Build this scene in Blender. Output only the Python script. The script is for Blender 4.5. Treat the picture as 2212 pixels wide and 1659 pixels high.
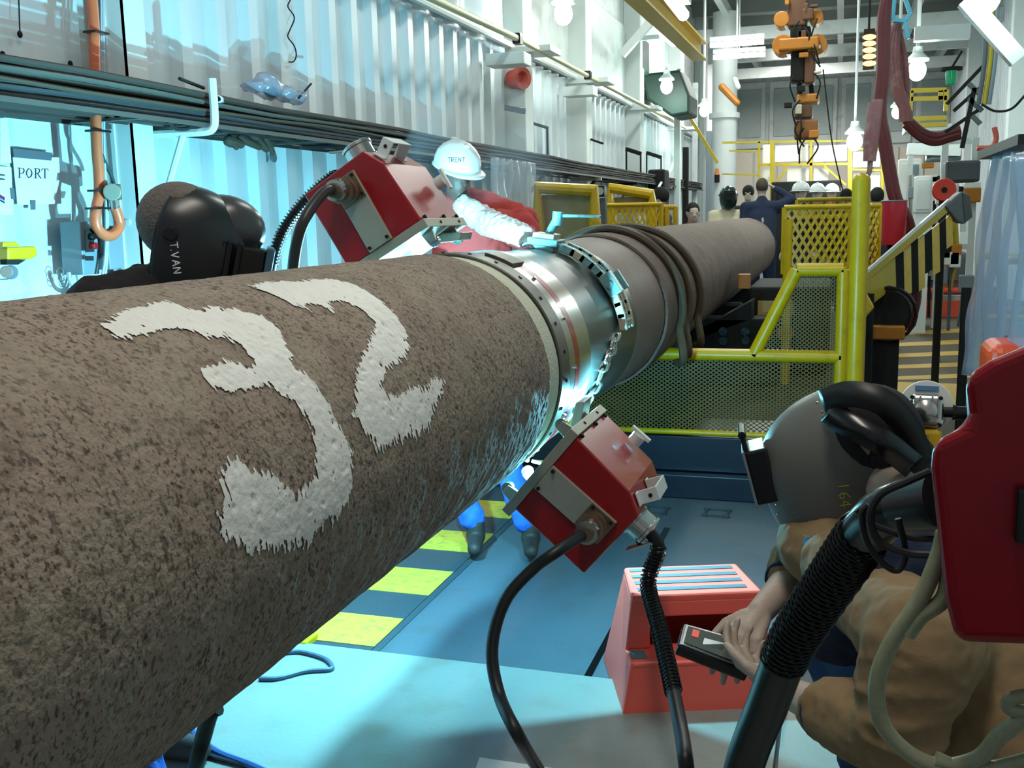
import bpy, bmesh, math, random
from mathutils import Vector, Matrix, noise, bvhtree
from math import pi, sin, cos, radians, sqrt, atan2
for o in list(bpy.data.objects): bpy.data.objects.remove(o)
random.seed(7)
SC = bpy.context.scene
COL = SC.collection
V = Vector
# ------------------------------------------------------------------ camera
F, CX, CY = 2200.0, 1106.0, 829.5
EYE = V((0, 0, 1.5))
FW = V((-0.302242, 0.93921933, -0.16283985)); RT = V((0.95282057, 0.30268478, -0.02269101)); UP = V((-0.02797731, 0.16201534, 0.98639156))
cam = bpy.data.cameras.new('camera'); camo = bpy.data.objects.new('camera', cam); COL.objects.link(camo)
cam.sensor_width = 36; cam.lens = F / 2212 * 36; cam.clip_start = .05; cam.clip_end = 200
camo.matrix_world = Matrix(((RT.x, UP.x, -FW.x, EYE.x), (RT.y, UP.y, -FW.y, EYE.y), (RT.z, UP.z, -FW.z, EYE.z), (0, 0, 0, 1)))
SC.camera = camo
# ------------------------------------------------------------------ world, exposure
w = bpy.data.worlds.new('world'); SC.world = w; w.use_nodes = True
bg = w.node_tree.nodes['Background']; bg.inputs[0].default_value = (.80, .92, 1, 1); bg.inputs[1].default_value = .23
SC.view_settings.view_transform = 'Standard'; SC.view_settings.look = 'None'; SC.view_settings.gamma = 1
SC.view_settings.use_curve_mapping = False; SC.view_settings.exposure = 0.10
SC.cycles.max_bounces = 6; SC.cycles.sample_clamp_indirect = 4; SC.cycles.caustics_reflective = False; SC.cycles.caustics_refractive = False
ARC_POWER = (270, 150)
def area_light(name, loc, sx, sy, power, color, rot=(0, 0, 0)):
    l = bpy.data.lights.new(name, 'AREA'); l.shape = 'RECTANGLE'; l.size = sx; l.size_y = sy; l.energy = power; l.color = color
    o = bpy.data.objects.new(name, l); o.location = loc; o.rotation_euler = rot; COL.objects.link(o); return o
def point_light(name, loc, power, color, r=.1, parent=None):
    l = bpy.data.lights.new(name, 'POINT'); l.energy = power; l.color = color; l.shadow_soft_size = r
    o = bpy.data.objects.new(name, l); o.location = loc; COL.objects.link(o)
    if parent: o.parent = parent
    return o
# strip lights of the hall roof, over the near bay and the bays beyond
area_light('strip_light_near', (-.3, 1.2, 4.9), .35, 2.6, 75, (1, .93, .82))
area_light('strip_light_near', (-1.0, 6.5, 5.1),   .35, 2.6, 70, (.92, 1, .92))
area_light('strip_light_mid', (-1.0, 12, 5.1),   .5, 2.6, 120, (.92, 1, .94))
area_light('strip_light_far', (-1.0, 18, 5.1), .5, 2.6, 170, (.95, 1, .96))
area_light('strip_light_back', (-1.0, 25, 5.1), .5, 2.6, 280, (1, .99, .93))
# ------------------------------------------------------------------ pixel rays
def ray(x, y):
    return (FW + RT * ((x - CX) / F) - UP * ((y - CY) / F)).normalized()
def ay(x, y, Y): d = ray(x, y); return EYE + d * (Y / d.y)
def ax(x, y, X): d = ray(x, y); return EYE + d * (X / d.x)
def az(x, y, Z): d = ray(x, y); return EYE + d * ((Z - 1.5) / d.z)
PX, PZ, PR, PR2 = -1.122, 1.0365, .36, .372            # pipe axis and radii
def cyl(x, y, R=PR):                                    # -> angle, y on the pipe
    r = ray(x, y); ox, oz = -PX, 1.5 - PZ
    a = r.x**2 + r.z**2; b = ox * r.x + oz * r.z; c = ox * ox + oz * oz - R * R; D = b * b - a * c
    t = (-b - sqrt(D)) / a if D > 0 else -b / a
    q = EYE + r * t; return atan2(q.z - PZ, q.x - PX), q.y
def pp(th, y, r): return V((PX + r * cos(th), y, PZ + r * sin(th)))
# ------------------------------------------------------------------ materials
MATS = {}
def srgb(c): return tuple((v / 12.92 if v <= .04045 else ((v + .055) / 1.055) ** 2.4) for v in [q / 255 for q in c])
def M(name, c, rough=.5, metal=0, var=.12, vs=5, bump=0, bs=40, spec=.5, emit=None, es=0, alpha=1, trans=0, stretch=None, dirt=None, dirtamt=.5, coat=0):
    if name in MATS: return MATS[name]
    m = bpy.data.materials.new(name); m.use_nodes = True; MATS[name] = m
    nt = m.node_tree; N = nt.nodes; L = nt.links; p = N['Principled BSDF']
    c = srgb(c)
    p.inputs['Roughness'].default_value = rough; p.inputs['Metallic'].default_value = metal
    p.inputs['Specular IOR Level'].default_value = spec; p.inputs['Alpha'].default_value = alpha
    p.inputs['Transmission Weight'].default_value = trans; p.inputs['Coat Weight'].default_value = coat
    tc = N.new('ShaderNodeTexCoord'); mp = N.new('ShaderNodeMapping'); L.new(tc.outputs['Object'], mp.inputs[0])
    if stretch: mp.inputs['Scale'].default_value = stretch
    nz = N.new('ShaderNodeTexNoise'); nz.inputs['Scale'].default_value = vs; nz.inputs['Detail'].default_value = 5; L.new(mp.outputs[0], nz.inputs[0])
    mx = N.new('ShaderNodeMix'); mx.data_type = 'RGBA'
    mx.inputs[6].default_value = tuple(v * (1 - var) for v in c) + (1,); mx.inputs[7].default_value = tuple(min(1, v * (1 + var)) for v in c) + (1,)
    L.new(nz.outputs[0], mx.inputs[0]); out = mx.outputs[2]
    if dirt:
        n2 = N.new('ShaderNodeTexNoise'); n2.inputs['Scale'].default_value = vs * 2.3; n2.inputs['Detail'].default_value = 8; L.new(mp.outputs[0], n2.inputs[0])
        r = N.new('ShaderNodeValToRGB'); r.color_ramp.elements[0].position = .52; r.color_ramp.elements[1].position = .68
        r.color_ramp.elements[1].color = (dirtamt,) * 3 + (1,); L.new(n2.outputs[0], r.inputs[0])
        m2 = N.new('ShaderNodeMix'); m2.data_type = 'RGBA'; L.new(r.outputs[0], m2.inputs[0]); L.new(out, m2.inputs[6]); m2.inputs[7].default_value = srgb(dirt) + (1,); out = m2.outputs[2]
    L.new(out, p.inputs['Base Color'])
    if bump:
        nb = N.new('ShaderNodeTexNoise'); nb.inputs['Scale'].default_value = bs; nb.inputs['Detail'].default_value = 4; L.new(mp.outputs[0], nb.inputs[0])
        b = N.new('ShaderNodeBump'); b.inputs['Strength'].default_value = bump; b.inputs['Distance'].default_value = .01; L.new(nb.outputs[0], b.inputs['Height']); L.new(b.outputs[0], p.inputs['Normal'])
    if emit:
        p.inputs['Emission Color'].default_value = srgb(emit) + (1,); p.inputs['Emission Strength'].default_value = es
    return m
wall_w = M('wall_white_paint', (212, 222, 226), .45, var=.06, vs=2, dirt=(150, 150, 140), dirtamt=.35, stretch=(1, 1, .25))
grey_w = M('grey_white_paint', (205, 212, 210), .45, var=.08, vs=2, dirt=(140, 145, 140), dirtamt=.35)
roof_m = M('roof_grey_paint', (150, 155, 148), .6, var=.15, vs=1)
steel_w = M('white_steel_paint', (215, 222, 220), .4, var=.06)
deck_m = M('deck_paint', (74, 90, 100), .5, var=.15, vs=3, bump=.25, bs=120, dirt=(70, 80, 84), dirtamt=.6)
plate_m = M('deck_plate_paint', (138, 146, 140), .42, var=.12, vs=3, bump=.1, bs=60, dirt=(130, 125, 110), dirtamt=.45)
deck_dark = M('deck_dark_paint', (50, 66, 74), .5, var=.15, vs=6, bump=.4, bs=200)
brown_deck = M('brown_deck', (66, 56, 42), .8, var=.15, vs=3)
yel_stripe = M('yellow_deck_paint', (214, 186, 60), .5, var=.12, vs=14, bump=.3, bs=200, dirt=(120, 120, 70), dirtamt=.5)
yel = M('yellow_paint', (206, 166, 4), .35, var=.1, vs=7, dirt=(150, 120, 20), dirtamt=.3)
ydull = M('dull_yellow_paint', (176, 152, 22), .5, var=.15, vs=6)
orange_r = M('orange_rust_yellow', (176, 110, 24), .5, var=.3, vs=6)
red_m = M('red_enamel', (150, 7, 13), .3, var=.06, vs=6, bump=.03, bs=200, coat=.25)
dred_m = M('dark_red_enamel', (134, 3, 20), .3, var=.06, vs=6, coat=.05, spec=.35)
alu = M('brushed_aluminium', (176, 174, 164), .38, .75, var=.08, vs=20, stretch=(1, 8, 1))
alu_p = M('matt_aluminium_plate', (168, 165, 150), .5, .35, var=.08, vs=12)
chrome = M('bright_steel', (200, 198, 190), .22, .95, var=.05)
brass = M('worn_connector_metal', (140, 122, 100), .35, .85, var=.15, vs=30)
black_r = M('black_rubber', (22, 22, 24), .45, var=.2, vs=20)
black_p = M('black_plastic', (14, 15, 17), .22, var=.1)
dark_m = M('dark_machinery', (32, 32, 30), .8, var=.4, vs=8, spec=.2)
matt_b = M('matt_black_paint', (16, 16, 16), .8, spec=.15)
cab_m = [M('cable_sheath_%s' % n, tuple(q * .8 for q in c), .75, var=.15, vs=8) for n, c in (('black', (42, 42, 44)), ('brown', (70, 62, 54)), ('grey', (96, 94, 88)), ('slate', (58, 62, 68)), ('umber', (84, 72, 58)))]
or_hose = M('orange_hose', (205, 100, 62), .4, var=.08)
teal = M('teal_worn_paint', (116, 168, 172), .4, .2, var=.12, vs=15, dirt=(110, 90, 70), dirtamt=.6)
pale = M('pale_chipped_metal', (186, 182, 160), .45, .3, var=.1, vs=15, dirt=(120, 90, 60), dirtamt=.4)
steel = M('bare_pipe_steel', (84, 90, 88), .36, .6, var=.18, vs=4, stretch=(1, 6, 1), bump=.08, bs=80)
steel_b = M('coated_pipe_steel', (112, 92, 82), .6, .05, var=.25, vs=6, dirt=(110, 80, 60), dirtamt=.6)
silver = M('polished_band', (170, 172, 166), .25, .85, var=.05)
olive = M('olive_band', (92, 88, 74), .45, .3, var=.1)
cream = M('cream_foam', (206, 204, 180), .8, var=.05, bump=.4, bs=120)
pink_pl = M('coral_plastic', (250, 104, 88), .38, var=.05, vs=10)
tread_m = M('grey_tread_tape', (92, 106, 112), .85, var=.1, vs=60)
white_p = M('white_plastic', (226, 228, 222), .35, var=.04)
paper = M('paper', (226, 232, 232), .8, var=.03)
ink = M('black_ink', (40, 44, 60), .8, var=.05)
tape = M('grey_duct_tape', (84, 90, 100), .5, var=.1)
greybox = M('grey_enclosure', (118, 130, 138), .45, var=.06)
skin = M('skin', (178, 160, 146), .55, var=.08, vs=20, bump=.1, bs=150)
skin_d = M('skin_dark', (96, 66, 54), .55, var=.1, vs=20)
khaki = M('khaki_cloth', (132, 108, 76), .9, var=.10, vs=6, bump=.12, bs=300)
navy = M('navy_cloth', (28, 40, 66), .9, var=.12, vs=9, bump=.3, bs=300)
blackc = M('black_cloth', (28, 24, 26), .9, var=.15, vs=9, bump=.3, bs=300)
jeans = M('blue_jeans', (44, 98, 196), .9, var=.2, vs=14, bump=.4, bs=200)
redsh = M('red_shirt_cloth', (188, 66, 62), .9, var=.08, vs=9, bump=.2, bs=200)
creamc = M('cream_cloth', (196, 186, 160), .9, var=.08, vs=9, bump=.3, bs=300)
silv_c = M('silver_sleeve_cloth', (208, 214, 216), .6, var=.08, vs=14, bump=.8, bs=60)
boot_m = M('dark_boot_leather', (52, 44, 40), .6, var=.15, vs=14)
hat_w = M('white_hard_hat', (226, 228, 226), .3, var=.03)
strap_b = M('blue_strap', (30, 100, 160), .7, var=.08)
helm_g = M('grey_hood_shell', (98, 98, 92), .42, var=.08, vs=6)
hair_m = M('grey_hair', (70, 60, 50), .8, var=.3, vs=40)
lime_i = M('yellow_marker_ink', (176, 176, 50), .6, var=.05)
white_i = M('white_marker_ink', (232, 236, 236), .6, var=.03)
paint_w = M('white_brushed_paint', (226, 222, 214), .55, var=.07, vs=25, bump=.3, bs=70)
lampglass = M('lit_lamp_glass', (255, 255, 250), .3, emit=(238, 255, 250), es=28)
tube_e = M('lit_tube', (255, 255, 250), .3, emit=(248, 255, 250), es=9)
green_e = M('green_lamp_glass', (20, 120, 80), .2, emit=(10, 150, 90), es=.25)
orange_e = M('lit_orange_lamp', (255, 180, 90), .3, emit=(255, 170, 90), es=5)
green_d = M('dark_green_duct', (22, 42, 34), .5, var=.2, vs=3)
pinkh = M('dusty_red_hose', (134, 84, 84), .6, var=.2, vs=8, dirt=(160, 140, 130), dirtamt=.5)
dredh = M('dark_red_hose', (96, 34, 36), .45, var=.2, vs=8)
cyan_m = M('light_blue_paint', (90, 180, 205), .4, var=.06)
orangep = M('orange_plastic', (228, 74, 34), .4, var=.06)
blue_m = M('dark_blue_steel', (9, 20, 40), .35, var=.2, vs=4)
blueb = M('blue_cloth_tool', (28, 44, 84), .7, var=.1)
dgrey = M('scuffed_grey_rubber', (82, 88, 92), .6, var=.2, vs=10)
clear_h = M('clear_braided_hose', (140, 142, 112), .3, var=.2, vs=160)
film = M('clear_plastic_film', (200, 215, 225), .18, var=.05, alpha=.33, spec=1.0, bump=.35, bs=14, stretch=(1, 1, .25))
film2 = M('milky_plastic_sheet', (168, 172, 190), .22, var=.1, alpha=.5, spec=1.0, bump=.45, bs=10, stretch=(1, 1, .2))
# ------------------------------------------------------------------ mesh builder
class MB:
    def __init__(s): s.v = []; s.f = []
    def add(s, vs, fs):
        o = len(s.v); s.v += [V(q) for q in vs]; s.f += [tuple(i + o for i in f) for f in fs]; return s
    def box(s, c, size, R=None):
        c = V(c); h = V(size) * .5; vs = []
        for x in (-1, 1):
            for y in (-1, 1):
                for z in (-1, 1):
                    q = V((x * h.x, y * h.y, z * h.z)); vs.append(c + (R @ q if R else q))
        return s.add(vs, [(0, 1, 3, 2), (4, 6, 7, 5), (0, 4, 5, 1), (2, 3, 7, 6), (0, 2, 6, 4), (1, 5, 7, 3)])
    def bb(s, a, b): a = V(a); b = V(b); return s.box((a + b) / 2, [abs(q) for q in (b - a)])
    def bar(s, p, q, wd, ht, up=(0, 0, 1)):
        p = V(p); q = V(q); d = (q - p); L = d.length; d.normalize(); up = V(up)
        if abs(d.dot(up)) > .98: up = V((1, 0, 0))
        x = d.cross(up).normalized(); z = x.cross(d); R = Matrix((x, d, z)).transposed()
        return s.box((p + q) / 2, (wd, L, ht), R)
    def tube(s, pts, r, seg=8, cap=True, rs=None):
        pts = [V(p) for p in pts]; n = len(pts); T = []
        for i in range(n): T.append((pts[min(i + 1, n - 1)] - pts[max(i - 1, 0)]).normalized())
        u = V((0, 0, 1)) if abs(T[0].z) < .9 else V((1, 0, 0)); u = (u - T[0] * u.dot(T[0])).normalized(); vs = []; fs = []
        for i in range(n):
            u = (u - T[i] * u.dot(T[i])).normalized(); b = T[i].cross(u); rr = rs[i] if rs else r
            vs += [pts[i] + (u * cos(2 * pi * k / seg) + b * sin(2 * pi * k / seg)) * rr for k in range(seg)]
        for i in range(n - 1):
            for k in range(seg):
                a = i * seg + k; b2 = i * seg + (k + 1) % seg; fs.append((a, b2, b2 + seg, a + seg))
        if cap: fs += [tuple(range(seg))[::-1], tuple(range((n - 1) * seg, n * seg))]
        return s.add(vs, fs)
    def cyl(s, p, q, r, r2=None, seg=16): return s.tube([p, q], r, seg, rs=[r, r if r2 is None else r2])
    def lathe(s, p, d, prof, seg=24):                   # prof: (dist along d, radius)
        p = V(p); d = V(d).normalized(); return s.tube2([p + d * a for a, _ in prof], d, [max(b, 1e-4) for _, b in prof], seg)
    def tube2(s, pts, d, rs, seg):
        u = V((0, 0, 1)) if abs(d.z) < .9 else V((1, 0, 0)); u = (u - d * u.dot(d)).normalized(); b = d.cross(u); vs = []; fs = []; n = len(pts)
        for i in range(n): vs += [pts[i] + (u * cos(2 * pi * k / seg) + b * sin(2 * pi * k / seg)) * rs[i] for k in range(seg)]
        for i in range(n - 1):
            for k in range(seg):
                a = i * seg + k; c = i * seg + (k + 1) % seg; fs.append((a, c, c + seg, a + seg))
        fs += [tuple(range(seg))[::-1], tuple(range((n - 1) * seg, n * seg))]; return s.add(vs, fs)
    def prism(s, poly, ext):                            # poly: 3-D points, ext: vector
        n = len(poly); poly = [V(p) for p in poly]; ext = V(ext)
        return s.add(poly + [p + ext for p in poly], [tuple(range(n))[::-1], tuple(range(n, 2 * n))] + [(i, (i + 1) % n, (i + 1) % n + n, i + n) for i in range(n)])
    def ell(s, c, r, R=None, seg=16, rings=10):
        c = V(c); r = (r, r, r) if not hasattr(r, '__len__') else r; vs = []; fs = []
        for i in range(rings + 1):
            t = pi * i / rings
            for k in range(seg):
                q = V((r[0] * sin(t) * cos(2 * pi * k / seg), r[1] * sin(t) * sin(2 * pi * k / seg), r[2] * cos(t))); vs.append(c + (R @ q if R else q))
        for i in range(rings):
            for k in range(seg):
                a = i * seg + k; b = i * seg + (k + 1) % seg; fs.append((a, a + seg, b + seg, b))
        return s.add(vs, fs)
    def cap(s, p, q, r1, r2, seg=12):                   # tapered capsule
        p = V(p); q = V(q); d = q - p; L = d.length
        if L < 1e-5: return s.ell(p, r1)
        d.normalize(); prof = [(-r1 * cos(a), r1 * sin(a)) for a in (0, .4, .8, 1.2, 1.57)] + [(L + r2 * sin(a), r2 * cos(a)) for a in (0, .37, .77, 1.17, 1.57)]
        return s.lathe(p, d, prof, seg)
    def build(s, name, mat, parent=None, smooth=False, bevel=0, seg=2, auto=None):
        me = bpy.data.meshes.new(name); off = parent_loc(parent)
        me.from_pydata([tuple(v - off) for v in s.v], [], s.f); me.materials.append(mat)
        bm = bmesh.new(); bm.from_mesh(me); bmesh.ops.recalc_face_normals(bm, faces=bm.faces); bm.to_mesh(me); bm.free()
        if smooth:
            for p in me.polygons: p.use_smooth = True
            me.set_sharp_from_angle(angle=radians(auto or 42))
        o = bpy.data.objects.new(name, me); COL.objects.link(o)
        if parent: o.parent = parent
        if bevel:
            b = o.modifiers.new('bevel', 'BEVEL'); b.width = bevel; b.segments = seg; b.limit_method = 'ANGLE'; b.angle_limit = radians(40)
        return o
def parent_loc(p):
    v = V((0, 0, 0))
    while p: v = v + V(p.location); p = p.parent
    return v
def tag(o, label=None, cat=None, group=None, kind=None):
    if label: o['label'] = label
    if cat: o['category'] = cat
    if group: o['group'] = group
    if kind: o['kind'] = kind
    return o
def T(name, label, cat, loc=(0, 0, 0), group=None):
    o = bpy.data.objects.new(name, None); COL.objects.link(o); o.location = loc; o.empty_display_size = .1
    return tag(o, label, cat, group)
def S(o, label=None): o['kind'] = 'structure'; (label and tag(o, label)); return o
def copy_tree(o, parent=None):
    c = o.copy(); COL.objects.link(c)
    if parent: c.parent = parent
    for ch in o.children: copy_tree(ch, c)
    return c
def spline(pts, n=8):
    pts = [V(p) for p in pts]; P = [pts[0] * 2 - pts[1]] + pts + [pts[-1] * 2 - pts[-2]]; out = []
    for i in range(1, len(P) - 2):
        for k in range(n):
            t = k / n; a, b, c, d = P[i - 1:i + 3]
            out.append(.5 * ((2 * b) + (c - a) * t + (2 * a - 5 * b + 4 * c - d) * t * t + (3 * b - a - 3 * c + d) * t ** 3))
    return out + [pts[-1]]
def coil(path, R, pitch, r, seg=5):                      # spring wound round a path
    out = []; u = V((0, 0, 1)); n = len(path); ph = 0
    T0 = (path[1] - path[0]).normalized(); u = V((0, 0, 1)) if abs(T0.z) < .9 else V((1, 0, 0))
    for i in range(n - 1):
        d = path[i + 1] - path[i]; L = d.length; t = d.normalized(); u = (u - t * u.dot(t)).normalized(); b = t.cross(u); k = max(1, int(L / pitch * 12))
        for j in range(k):
            ph += 2 * pi * L / pitch / k; out.append(path[i] + d * (j / k) + (u * cos(ph) + b * sin(ph)) * R)
    return MB().tube(out, r, seg)
def resample(path, n):
    L = [0]
    for a, b in zip(path, path[1:]): L.append(L[-1] + (b - a).length)
    out = []; j = 0
    for i in range(n):
        s_ = L[-1] * i / (n - 1)
        while j < len(L) - 2 and L[j + 1] < s_: j += 1
        t = (s_ - L[j]) / max(1e-9, L[j + 1] - L[j]); out.append(path[j].lerp(path[j + 1], min(1, max(0, t))))
    return out
def blob(name, mb, mat, parent, voxel=.01, smooth=6, wrinkle=0, wscale=.1):
    o = mb.build(name, mat, parent, smooth=False)
    m = o.modifiers.new('remesh', 'REMESH'); m.mode = 'VOXEL'; m.voxel_size = voxel; m.use_smooth_shade = True
    if smooth: m = o.modifiers.new('smooth', 'SMOOTH'); m.factor = .5; m.iterations = smooth
    if wrinkle:
        t = bpy.data.textures.new(name + '_folds', 'CLOUDS'); t.noise_scale = wscale; t.noise_depth = 2
        m = o.modifiers.new('folds', 'DISPLACE'); m.texture = t; m.strength = wrinkle; m.mid_level = .5
    return o
# =================================================================== SETTING
WX = -3.0
def corr(mb, X, y0, y1, z0, z1, pitch=.3, depth=.045, sgn=1, th=.006):
    y = y0; pr = []
    while y < y1:
        for dy, dx in ((0, 0), (.52, 0), (.62, 1), (.9, 1), (1, 0)):
            yy = y + dy * pitch
            if yy <= y1: pr.append((yy, dx * depth * sgn))
        y += pitch
    n = len(pr); vs = []; fs = []
    for (yy, dx) in pr:
        vs += [(X + dx, yy, z0), (X + dx, yy, z1), (X + dx - th * sgn, yy, z1), (X + dx - th * sgn, yy, z0)]
    for i in range(n - 1):
        a = i * 4
        for k in range(4): fs.append((a + k, a + (k + 1) % 4, a + 4 + (k + 1) % 4, a + 4 + k))
    fs += [(0, 1, 2, 3), tuple(n * 4 - 4 + k for k in (3, 2, 1, 0))]
    return mb.add(vs, fs)
fl = S(MB().bb((-3.3, -3, -.2), (3.2, 31, 0)).build('floor', deck_m), 'painted steel deck floor of the hall')
# the brown deck on the right aisle, the light plates in the front, the dark strip under the pipe
MB().bb((.0, 5.6, 0), (3.1, 30, .006)).build('deck_sheet', brown_deck, fl)
pl = MB(); pl.bb((-1.98, .3, 0), (-.13, 3.03, .02)); pl.build('deck_plate', plate_m, fl, bevel=.003)
MB().bb((-3.0, .3, 0), (-1.99, 3.03, .02)).build('deck_plate', plate_m, fl, bevel=.003)
MB().bb((-.12, .3, 0), (1.6, 3.03, .018)).build('deck_plate', plate_m, fl, bevel=.003)
MB().bb((-1.98, 3.05, 0), (-1.53, 5.3, .004)).build('dark_strip', deck_dark, fl)
MB().bb((-.76, 3.06, 0), (-.735, 3.52, .003)).build('slot', black_p, fl); MB().bb((-.765, 3.7, 0), (-.735, 4.72, .003)).build('slot', black_p, fl)
MB().bb((-1.525, 3.05, 0), (-1.50, 5.3, .003)).build('slot', deck_dark, fl)
def stripe_at(y, d, x0=-1.98, x1=-1.53, sk=0):
    q = MB().add([(x0, y, .004), (x1, y, .004), (x1, y + d, .004), (x0, y + d, .004), (x0, y, .0065), (x1, y, .0065), (x1, y + d, .0065), (x0, y + d, .0065)], [(0, 1, 2, 3), (4, 5, 6, 7), (0, 1, 5, 4), (1, 2, 6, 5), (2, 3, 7, 6), (3, 0, 4, 7)])
    return q.build('painted_stripe', yel_stripe, fl)
for y, d in ((3.09, .26), (3.60, .28), (4.14, .28), (4.68, .28)): stripe_at(y, d)
# thin stripes in the right aisle
rs_m = M('ochre_deck_paint', (172, 136, 44), .55, var=.15, vs=9)
for i, (ya, yb, dy) in enumerate(((12.6, 13.2, .42), (11.55, 12.1, .38), (10.7, 11.2, .34), (9.95, 10.4, .30), (9.3, 9.7, .26), (8.65, 8.95, .2))):
    x1 = (1.6, 1.5, 1.45, 1.4, 1.35, .55)[i]
    MB().prism([(.28, ya, .006), (x1, yb, .006), (x1, yb + dy, .006), (.28, ya + dy * .7, .006)], (0, 0, .003)).build('painted_stripe', rs_m, fl)
MB().prism([az(1925, 825, .007), az(2075, 830, .007), az(2080, 880, .007), az(1960, 880, .007)], (0, 0, .003)).build('painted_stripe', rs_m, fl)
# lashing sockets in the deck
for px, py in ((1415, 1103), (1548, 1108), (1290, 1098)):
    c = az(px, py, .004); m = MB()
    for k in range(4):
        a = k * pi / 2; m.box(c + V((cos(a) * .055, sin(a) * .055, 0)), (.012, .075, .008), Matrix.Rotation(a, 3, 'Z'))
        m.cyl(c + V((cos(a + pi / 4) * .075, sin(a + pi / 4) * .075, -.004)), c + V((cos(a + pi / 4) * .075, sin(a + pi / 4) * .075, .005)), .018, seg=8)
    m.build('lashing_socket', deck_dark, fl)
# left wall with its panels, one per bay
wl = S(MB().bb((WX - .12, -1, 0), (WX - .05, 31, 5.7)).build('wall_left', grey_w), 'white painted steel wall of the left side')
cols_y = [-.5, 3.77, 9.3, 11.7, 15.0, 19.0, 22.5, 26, 30]
for a, b in zip(cols_y, cols_y[1:]):
    if a < 0: corr(MB(), WX, a, b, .05, 3.0, .62, .018).build('wall_panel', wall_w, wl)
    else: corr(MB(), WX, a, b, .05, 3.0, .3, .05).build('wall_panel', wall_w, wl)
for a, b in zip(cols_y[1:], cols_y[2:]):
    MB().bb((WX - .05, a, 3.03), (WX + .04, b, 4.1)).build('bulkhead_plate', grey_w, wl, bevel=.01)
    MB().bb((WX - .05, a, 4.12), (WX - .0, b, 5.6)).build('bulkhead_plate', grey_w, wl, bevel=.01)
def column(X, y, z0, z1, wd=.16, name='column', parent=None, sg=1):
    m = MB(); m.bb((X, y - wd / 2, z0), (X + .16 * sg, y + wd / 2, z1)); return m
for i, (y, wd) in enumerate(((3.77, .1), (9.3, .26), (11.7, .28), (15.0, .3), (19.0, .4), (22.5, .3), (26, .3))):
    if i == 0:
        m = MB(); m.bb((WX + .05, y - .07, 0), (WX + .07, y - .055, 3.4)); m.bb((WX, y - .06, 0), (WX + .16, y - .045, 3.4)); m.bb((WX + .145, y - .06, 0), (WX + .16, y + .07, 3.4)); m.bb((WX, y + .06, 0), (WX + .16, y + .072, 3.4))
        m.build('column', steel_w, wl)
    else:
        MB().bb((WX, y - wd / 2, 0), (WX + .24, y + wd / 2, 5.6)).build('column', steel_w, wl, bevel=.01)
        MB().bb((WX, y - wd / 2 - .06, 2.95), (WX + .5, y + wd / 2 + .06, 3.0)).build('knee_bracket', steel_w, wl)
MB().tube([(WX + .12, 3.2, 3.02), (WX + .12, 30, 3.02)], .03).build('wall_rail', steel_w, wl)
# wall of the right side, back wall, roof
wr = S(MB().bb((2.75, -1, 0), (2.85, 31, 5.7)).build('wall_right', grey_w), 'white painted steel wall of the right side')
for a, b in ((2, 6), (6, 10), (10, 14), (14, 18), (18, 24), (24, 30)):
    corr(MB(), 2.75, a, b, .05, 5.5, .22, -.04, 1).build('wall_panel', wall_w, wr)
for y in (6, 8.3, 10, 12.2, 14, 18, 24):
    MB().bb((2.45, y - .12, 0), (2.72, y + .12, 5.6)).build('column', steel_w, wr, bevel=.01)
wb = S(MB().bb((-3.1, 30, 0), (2.85, 30.2, 5.7)).build('wall_back', grey_w), 'pale steel wall at the far end of the hall')
for i in range(9):
    x = -3 + i * .64; corr_m = MB().bb((x + .02, 29.95, 0), (x + .62, 30, 3.1)); corr_m.build('wall_panel', M('warm_white_panel', (222, 212, 196), .5, var=.06), wb, bevel=.01)
for i in range(6):
    x = -2.9 + i * .95
    MB().bb((x, 29.9, 3.2), (x + .85, 30, 5.0)).build('wall_panel', grey_w, wb, bevel=.02)
    MB().bb((x + .12, 29.86, 3.5), (x + .73, 29.9, 4.8)).build('wall_panel', M('recess_panel', (168, 180, 178), .5), wb, bevel=.02)
ce = S(MB().bb((-3.1, 2, 5.7), (2.85, 31, 5.8)).build('ceiling', roof_m), 'grey steel roof of the hall')
for y in range(4, 30, 2):
    MB().bb((-3, y - .09, 5.42), (2.75, y + .09, 5.7)).build('roof_beam', roof_m, ce)
for x in (-2.2, -.1, 1.3, 2.3):
    MB().bb((x - .06, 3, 5.22), (x + .06, 30, 5.42)).build('roof_beam', steel_w, ce)
for y in (21, 24, 27): MB().bb((-3, y - .06, 4.75), (2.75, y + .06, 5.0)).build('roof_beam', grey_w, ce)
for y in (10.5, 14): 
    MB().bar((-2.8, y, 4.75), (-1.1, y, 5.15), .14, .16).build('roof_brace', steel_w, ce)
    MB().bar((-2.85, y, 3.6), (-1.5, y, 4.95), .1, .1).build('roof_brace', steel_w, ce)
for y in (8.3, 12.2): MB().bar((2.5, y, 3.7), (1.0, y, 5.2), .12, .12).build('roof_brace', steel_w, ce)
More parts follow.
